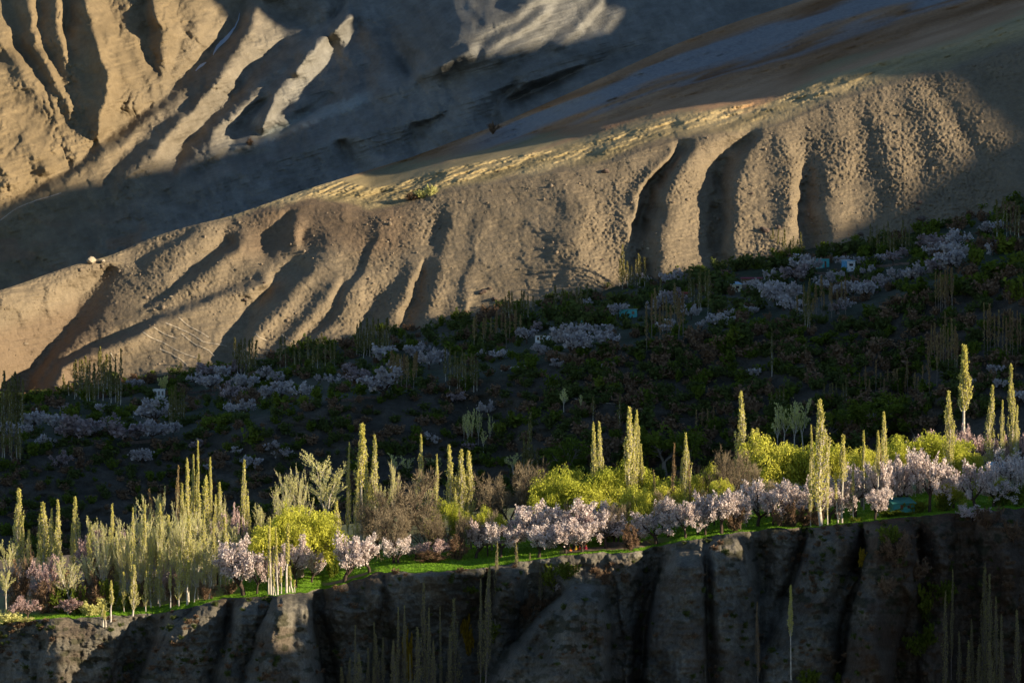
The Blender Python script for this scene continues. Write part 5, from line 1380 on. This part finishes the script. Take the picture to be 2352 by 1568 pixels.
_d = float(edge_depth(2072)) + 8
house('shed', 'teal shed with sloping roof under blossoming trees on the terrace', 2076, 1170, 50, 26, rot=8, wall='teal', roof='teal', pitch=.5, depth=5, d=_d, windows=[(.75, .5, .12, .35)], door=(.4, .13, .85), cat='shed')
_d = float(edge_depth(2290)) + 30
house('shed', 'pale blue roofed shed between crowns at the right end', 2290, 1110, 40, 48, rot=-10, wall='mud', roof='paleblue', pitch=.3, depth=5, d=_d, door=(.5, .15, .7), cat='shed')

# ------------------------------------------------------------------ boulders, cairn, paths, snow
def rock(name, label, px, py, w, surf, mat, seed, squash=.75, group=None):
    R = np.random.default_rng(seed)
    d = surf(px, py)
    x, y, z = ray(px, py, d)
    bm = bmesh.new()
    bmesh.ops.create_icosphere(bm, subdivisions=2, radius=w * .5 / FOC * d)
    for v in bm.verts:
        n = v.co.normalized()
        k = 1 + .28 * math.sin(n.x * 3.1 + seed) * math.cos(n.z * 2.7 + seed * 2) + R.uniform(-.09, .09)
        v.co = Vector((v.co.x * k * 1.15, v.co.y * k, v.co.z * k * squash))
    o = obj_bm(name, bm, mat)
    o.location = (x, y - .1 * w / FOC * d, z)
    o.rotation_euler = (R.uniform(-.2, .2), R.uniform(-.2, .2), R.uniform(0, 6))
    o['label'], o['category'] = label, 'boulder'
    if group: o['group'] = group
M_ROCKD = bark_mat('dark_rock', (.14, .105, .085), 1.0)
M_ROCKL = bark_mat('pale_rock', (.50, .42, .30), 1.0)
for i, (px, py, w, lab) in enumerate([
    (2111, 466, 15, 'dark brown boulder highest in the shaded lower right moraine'), (2107, 480, 11, 'small dark boulder between two larger ones at lower right moraine'), (2115, 503, 19, 'large dark boulder lowest of three at lower right moraine'),
    (1757, 529, 22, 'wide dark boulder above the poplars left of white house'), (1789, 522, 12, 'smaller dark boulder right of the wide one above poplars'), (1977, 539, 15, 'dark boulder at slope foot above the white house'),
    (1390, 394, 16, 'brown boulder alone on the moraine rim at centre'), (1144, 394, 7, 'tiny boulder on the sunlit golden grass strip'), (1109, 670, 17, 'large boulder low on the sunlit moraine left of centre'),
    (1124, 663, 12, 'small boulder touching the large low one'), (1135, 687, 14, 'lowest boulder of the group above the village trees'), (1489, 571, 8, 'pale stone in the dark gully floor'),
    (1384, 597, 8, 'small boulder on the sunlit swell left of the gully'), (1865, 513, 7, 'round tan stone in the shaded hollow of the moraine'), (2302, 493, 15, 'dark boulder near the right frame edge above trees'),
    (563, 688, 10, 'boulder on the sunlit lobe below its crest'), (393, 681, 7, 'small pale stone on the shaded left slope'), (607, 649, 7, 'stone at the tip of the sunlit lobe'), (1726, 445, 8, 'small boulder beside the middle dark gully')]):
    rock('boulder', lab, px, py, w, moraine_depth, M_ROCKD if i not in (11, 13, 16) else M_ROCKL, 40 + i)
rock('boulder', 'pale rounded rock standing on the left ridge crest', 210, 598, 19, lambda a, b: moraine_depth(a, 605) - .5, M_ROCKL, 77, .8)
rock('boulder', 'pale outcrop stone right beside the ridge crest rock', 236, 599, 12, lambda a, b: moraine_depth(a, 605) - .5, M_ROCKL, 78, .7)

def strip(name, pts, wid, surf, mat, off=.25, label=None):
    """a narrow band lying on a slope"""
    P_ = np.array(pts, float)
    t = np.concatenate([[0], np.cumsum(np.hypot(*np.diff(P_[:, :2], axis=0).T))])
    s = np.linspace(0, t[-1], max(int(t[-1] / 3), 4))
    xs, ys = np.interp(s, t, P_[:, 0]), np.interp(s, t, P_[:, 1])
    ws = np.interp(s, t, P_[:, 2]) if P_.shape[1] > 2 else np.full(len(s), wid)
    xs = xs + fbm(s / 18, s * 0, 401, 2) * 1.5
    tx_, ty_ = np.gradient(xs), np.gradient(ys)
    n = np.hypot(tx_, ty_) + 1e-9
    rows = []
    for sg in (-1, -.33, .33, 1):
        e = ws * .5 * (1 + .25 * fbm(s / 9, s * 0 + sg, 403, 2))
        qx, qy = xs - ty_ / n * e * sg, ys + tx_ / n * e * sg
        dd = np.array([surf(a, b) for a, b in zip(qx, qy)]) - off
        rows.append(np.stack(ray(qx, qy, dd), -1))
    o = grid_mesh(name, np.stack(rows), mat)
    if label: o['label'] = label
    return o
M_PATH = bark_mat('worn_path_dust', (.46, .39, .29), .8)
M_SNOW, _n, _b = new_mat('old_snow'); _b.inputs['Base Color'].default_value = (.36, .40, .44, 1)
for pts in ([(980, 960), (1040, 1000), (1110, 1030), (1200, 1080), (1290, 1120), (1350, 1142)], [(1230, 860), (1300, 920), (1380, 965), (1440, 1000)], [(1140, 900), (1220, 930), (1340, 990), (1400, 1030), (1560, 1060)], [(1100, 1080), (1180, 1110), (1240, 1150), (1290, 1195)],
            [(1250, 975), (1350, 1050), (1440, 1092), (1480, 1130)], [(760, 1105), (790, 1150), (800, 1170)], [(1750, 970), (1790, 1000), (1840, 1022)], [(1940, 978), (2000, 1020), (2060, 1062)], [(1060, 930), (1140, 980), (1220, 1010)]):
    strip('footpath', P('I', pts), 2.2, moraine_depth, M_PATH, .35)
hd = lambda a, b: float(hill_depth(a, b))
strip('footpath', P('B', [(1100, 790), (1180, 765), (1260, 755), (1340, 745)]), 3.0, hd, M_PATH, .3)
strip('footpath', P('B', [(1560, 962), (1640, 990), (1740, 1006), (1900, 1016)]), 2.2, hd, M_PATH, .3)
strip('footpath', P('G', [(0, 1520), (120, 1430), (250, 1380), (420, 1330)]), 2.2, mountain_depth, M_PATH, .4)
strip('snow_patch', [q + (w,) for q, w in zip(P('G', [(1650, 92), (1645, 140), (1620, 190), (1580, 235), (1540, 280), (1500, 325), (1470, 380)]), (1, 2, 3, 7, 9, 7, 2))], 5, mountain_depth, M_SNOW, 1.0)
strip('snow_patch', [q + (w,) for q, w in zip(P('G', [(1420, 430), (1385, 455), (1350, 490)]), (2, 6, 2))], 5, mountain_depth, M_SNOW, 1.0)

# ------------------------------------------------------------------ plants high on the slopes
def on_surf(key, x, b, t, w, surf, name, ds, zone, **k):
    d = surf(x, b)
    return place(key, x, t, w, d, (CY - b) / FOC * d, name, (ds, ''), zone, **k)
PROTO['shrub_pale_far'] = PROTO['shrub_pale']
on_surf('shrub_pale', 988, 450, 424, 26, moraine_depth, 'bush', 'yellow-green bush, rightmost and tallest,', 'in the hollow above the moraine', cat='shrub')
on_surf('shrub_pale', 966, 455, 436, 26, moraine_depth, 'bush', 'yellow-green bush, middle one,', 'in the hollow above the moraine', cat='shrub')
on_surf('shrub_brown', 944, 460, 441, 26, moraine_depth, 'bush', 'brownish bush, leftmost,', 'in the hollow above the moraine', cat='shrub')
on_surf('shrub_brown', 1133, 308, 280, 24, moraine_depth, 'small_tree', 'lone dark reddish tree', 'beside the grey scree on the high fan', cat='tree')
on_surf('shrub_brown', 575, 334, 316, 13, mountain_depth, 'small_tree', 'tiny lone dark tree', 'at the foot of the pale badland bank', cat='tree')
on_hill('shrub_pale', 377, 893, 862, 20, 'bushy_tree', ('bright yellow bushy tree catching sun', ''), 'behind the small white hut')

# ------------------------------------------------------------------ dry stone wall and people in the orchard
def stone_wall():
    R = np.random.default_rng(3)
    d = float(edge_depth(1415)) + 13
    bm = bmesh.new()
    x0, x1 = (1387 - CX) / FOC * d, (1441 - CX) / FOC * d
    z0 = float(terrace_z(1415, d)) - .2
    for row in range(5):
        x = x0 + R.uniform(0, .2)
        while x < x1:
            l = R.uniform(.25, .5)
            y = d + R.uniform(-.08, .08)
            zz = z0 + row * .22
            add_box(bm, x, min(x + l - .015, x1), y, y + .45, zz, zz + .21 + R.uniform(-.02, .02))
            x += l
    o = obj_bm('stone_wall', bm, M_ROCKD)
    o['label'], o['category'] = 'low grey dry-stone wall beside the ploughed strip', 'wall'
stone_wall()

def cloth(name, c):
    m, nt, b = new_mat(name); b.inputs['Base Color'].default_value = (*c, 1); return m
M_SKIN = cloth('skin', (.42, .26, .18)); M_HAIR = cloth('dark_hair', (.02, .015, .012))
def seated(px, off, c, scarf, label, yaw):
    d = float(edge_depth(px)) + off
    x, z = (px - CX) / FOC * d, float(terrace_z(px, d))
    root = bpy.data.objects.new('person', None); COL.objects.link(root)
    root.location = (x, d, z); root.rotation_euler = (0, 0, yaw)
    root['label'], root['category'], root['group'] = label, 'person', 'people sitting in the orchard'
    J = [((0, 0, .12), .17), ((0, .02, .34), .15), ((0, 0, .52), .17), ((0, -.02, .64), .065), ((0, -.04, .72), .095), ((0, -.05, .84), .09)]
    E = [(0, 1), (1, 2), (2, 3), (3, 4), (4, 5)]
    for s in (-1, 1):
        b = len(J)
        J += [((s * .12, -.05, .10), .11), ((s * .30, -.34, .22), .075), ((s * .08, -.40, .07), .05), ((s * .02, -.48, .05), .045),
              ((s * .19, 0, .56), .065), ((s * .28, -.10, .36), .05), ((s * .14, -.30, .30), .035), ((s * .09, -.38, .29), .04)]
        E += [(0, b), (b, b + 1), (b + 1, b + 2), (b + 2, b + 3), (2, b + 4), (b + 4, b + 5), (b + 5, b + 6), (b + 6, b + 7)]
    me = bpy.data.meshes.new('body')
    me.from_pydata([j[0] for j in J], E, [])
    o = bpy.data.objects.new('body', me); COL.objects.link(o); o.parent = root
    sk = o.modifiers.new('skin', 'SKIN')
    for i, j in enumerate(J):
        me.skin_vertices[0].data[i].radius = (j[1], j[1] * .85)
    me.skin_vertices[0].data[0].use_root = True
    o.modifiers.new('smooth', 'SUBSURF').levels = 1
    me.materials.append(M_SKIN)
    # loose dress over lap and chest, scarf over the hair
    bm = bmesh.new()
    bmesh.ops.create_uvsphere(bm, u_segments=14, v_segments=9, radius=1)
    for v in bm.verts:
        k = 1 - .45 * max(v.co.z, 0)
        v.co = Vector((v.co.x * .36 * k, v.co.y * .33 * k - .12 * (1 - max(v.co.z, 0)), .26 + v.co.z * .36))
    obj_bm('dress', bm, c, root)
    bm = bmesh.new()
    bmesh.ops.create_uvsphere(bm, u_segments=12, v_segments=8, radius=.125)
    for v in bm.verts:
        v.co += Vector((0, .03, .80)) if v.co.z > -.06 else Vector((0, .06, .76))
    obj_bm('headscarf', bm, scarf, root)
C_OR, C_YE, C_RE, C_CR = cloth('orange_cloth', (.70, .20, .02)), cloth('yellow_cloth', (.72, .45, .03)), cloth('red_cloth', (.55, .03, .02)), cloth('crimson_cloth', (.42, .01, .05))
for px, off, a, b, lab, yw in [(1310, 10, C_OR, C_OR, 'person in orange sitting on the grass under blossoming trees', .3), (1323, 10.5, C_YE, C_YE, 'person in yellow sitting between the orange and red ones', -.2),
                               (1332, 11, C_RE, C_RE, 'person in bright red sitting on the grass', .5), (1346, 11, C_CR, C_RE, 'person in crimson sitting apart at the right of the group', -.5)]:
    seated(px, off, a, b, lab, yw)

# ------------------------------------------------------------------ meadow grass and tufts on the cliff: uncountable
def meadow():
    R = np.random.default_rng(11)
    N = 90000
    px = R.uniform(60, 2352, N)
    off = R.uniform(0, 1, N) ** 1.5 * 42 + .1
    keep = (px > 560) | (off < 9)
    ow = np.array([plough_at(a, b) for a, b in zip(px, off)])
    keep &= ow < .4
    px, off = px[keep], off[keep]
    d = edge_depth(px) + off
    z = terrace_z(px, d)
    c = np.stack([(px - CX) / FOC * d, d, z + .06], 1)
    n = len(c)
    axis = unit(np.stack([R.normal(0, .35, n), R.normal(0, .35, n), np.ones(n)], 1))
    side = unit(np.cross(axis, R.normal(0, 1, (n, 3))))
    ln = R.uniform(.14, .30, n)
    ac = Acc(); ac.quads(c, axis, side, ln, R.uniform(.16, .34, n))
    o = bpy.data.objects.new('meadow_grass', ac.mesh('meadow_grass', leaf_mat('spring_grass', (.13, .26, .022), (.20, .36, .035), .35)))
    COL.objects.link(o); o['kind'] = 'stuff'; o['label'] = 'short bright green grass of the terrace fields'
def plough_at(x, o):
    return float((1285 < x < 1540) and (6 < o < 14) or (740 < x < 870) and (6.5 < o < 10.5))
meadow()
def tufts(name, key, n, seed, w0_, w1_, bias):
    R = np.random.default_rng(seed)
    vs, fs, tot = [], [], 0
    src = []
    for pr, h0, w0 in PROTO[key]:
        me = pr[1]
        v = np.empty(len(me.vertices) * 3, np.float32); me.vertices.foreach_get('co', v)
        f = np.empty(len(me.loops), np.int32); me.loops.foreach_get('vertex_index', f)
        src.append((v.reshape(-1, 3), f.reshape(-1, 4), w0))
    k = 0
    while k < n:
        x = R.uniform(-40, 2400)
        e = float(interp(CLIFF, x))
        y = e + 4 + R.uniform(0, 1) ** bias * (1660 - e)
        if float(noise2(np.array(x / 90.), np.array(y / 60.), 501)) + R.uniform(-.5, .5) < (.25 if x < 1950 else -.1):
            continue
        d = float(cliff_depth(x, y)) - .1
        v, f, w0 = src[R.integers(len(src))]
        w = R.uniform(w0_, w1_) / FOC * d
        q = v * (w / w0) * np.array([1, 1, .7])
        vs.append(q + np.array(ray(x, y, d))); fs.append(f + tot); tot += len(q); k += 1
    ac = Acc(); ac.v, ac.f = vs, fs
    o = bpy.data.objects.new(name, ac.mesh(name, PROTO[key][0][0][1].materials[0]))
    COL.objects.link(o); o['kind'] = 'stuff'; o['label'] = 'small scrub tufts scattered over the cliff face'
tufts('cliff_scrub', 'shrub_far_brown', 420, 21, 7, 22, 1.4)
tufts('cliff_tufts', 'shrub_far_green', 380, 22, 6, 18, 1.2)

# ------------------------------------------------------------------ field walls of the village and loose stones of the moraine
def field_wall(pts, label):
    P_ = np.array(pts, float)
    t = np.concatenate([[0], np.cumsum(np.hypot(*np.diff(P_.T)))])
    s = np.linspace(0, t[-1], max(int(t[-1] / 2.5), 5))
    xs, ys = np.interp(s, t, P_[:, 0]), np.interp(s, t, P_[:, 1]) + 1.2 * fbm(s / 15, s * 0 + 1, 411, 2)
    d = np.array([hd(a, b) for a, b in zip(xs, ys)])
    f = np.stack(ray(xs, ys, d), -1)
    hgt = 1.1 + .25 * fbm(s / 4, s * 0, 413, 2)
    rows = []
    for dy, k in ((-.3, -.6), (-.28, .85), (-.2, 1.0), (.25, .98), (.35, -.6)):
        q = f.copy(); q[:, 1] += dy; q[:, 2] += k * np.where(k > 0, hgt, 1)
        q[:, 1] += .08 * fbm(s * 1.3, s * 0 + dy * 9, 415, 2)
        rows.append(q)
    o = grid_mesh('field_wall', np.stack(rows), M_ROCKD, kind=None)
    o['label'], o['category'], o['group'] = label, 'wall', 'dry-stone field walls of the village'
for cr, pts, lab in [('A', [(1280, 566), (1400, 552), (1490, 547)], 'upper stone field wall right of the small white hut'), ('A', [(1280, 606), (1380, 594), (1480, 574)], 'second stone field wall below the one right of the white hut'),
                     ('A', [(1270, 655), (1330, 652), (1400, 658)], 'short stone wall under the two field walls right of hut'), ('A', [(1400, 742), (1550, 746)], 'stone wall above the dark bushes left of centre'),
                     ('A', [(380, 892), (560, 906), (700, 888)], 'long stone wall under the left blossom row'), ('A', [(880, 907), (1050, 892)], 'stone wall under the blossoms below the white hut'),
                     ('B', [(0, 1002), (150, 987), (380, 967)], 'stone wall under the big pink crown'), ('B', [(1280, 692), (1440, 672), (1560, 682)], 'stone wall under the wide blossom crowns at centre'),
                     ('C', [(1200, 592), (1330, 587), (1430, 602)], 'stone wall below right of the white house'), ('C', [(1330, 522), (1450, 508), (1560, 500)], 'stone wall level with the white house at right'),
                     ('C', [(880, 562), (1060, 572)], 'stone wall just under the white house'), ('C', [(1560, 472), (1800, 466)], 'stone wall between the two right blossom hedges'), ('C', [(1200, 742), (1350, 692)], 'sloping stone wall under the lowest right blossoms')]:
    field_wall([q[:2] for q in P(cr, pts)], lab)

def loose_stones(n):
    R = np.random.default_rng(33)
    bm = bmesh.new(); bmesh.ops.create_icosphere(bm, subdivisions=1, radius=1)
    bm.verts.ensure_lookup_table()
    base = np.array([v.co for v in bm.verts]); tri = np.array([[v.index for v in f.verts] for f in bm.faces]); bm.free()
    vs, fs, k, tot = [], [], 0, 0
    while k < n:
        x = R.uniform(-20, 2370)
        r, b = float(interp(RIM, x)), float(interp(BASE, x))
        y = r + (b - r) * R.uniform(.02, 1)
        dens = .25 + .75 * smooth(1400, 1900, x) + .5 * math.exp(-((y - r) / 25) ** 2)
        if float(noise2(np.array(x / 45.), np.array(y / 35.), 511)) + R.uniform(-.6, .6) < .75 - dens:
            continue
        d = moraine_depth(x, y)
        w = (1.3 + R.pareto(2.6) * 1.5) * .5 / FOC * d
        w = min(w, 1.3)
        q = base * w * R.uniform(.7, 1.3, (1, 3)) * (1 + R.uniform(-.18, .18, (len(base), 1))) + np.array(ray(x, y, d))
        vs.append(q); fs.append(tri + tot); tot += len(q); k += 1
    V, F = np.concatenate(vs), np.concatenate(fs)
    me = bpy.data.meshes.new('loose_stones')
    me.vertices.add(len(V)); me.vertices.foreach_set('co', V.reshape(-1).astype(np.float32))
    me.loops.add(F.size); me.loops.foreach_set('vertex_index', F.reshape(-1).astype(np.int32))
    me.polygons.add(len(F)); me.polygons.foreach_set('loop_start', (np.arange(len(F)) * 3).astype(np.int32)); me.polygons.foreach_set('loop_total', np.full(len(F), 3, np.int32))
    me.update(calc_edges=True)
    me.materials.append(bark_mat('moraine_stone', (.26, .205, .145), .6))
    o = bpy.data.objects.new('loose_stones', me); COL.objects.link(o)
    o['kind'] = 'stuff'; o['label'] = 'loose stones strewn over the sunlit moraine slope'
loose_stones(5200)
finish_labels()
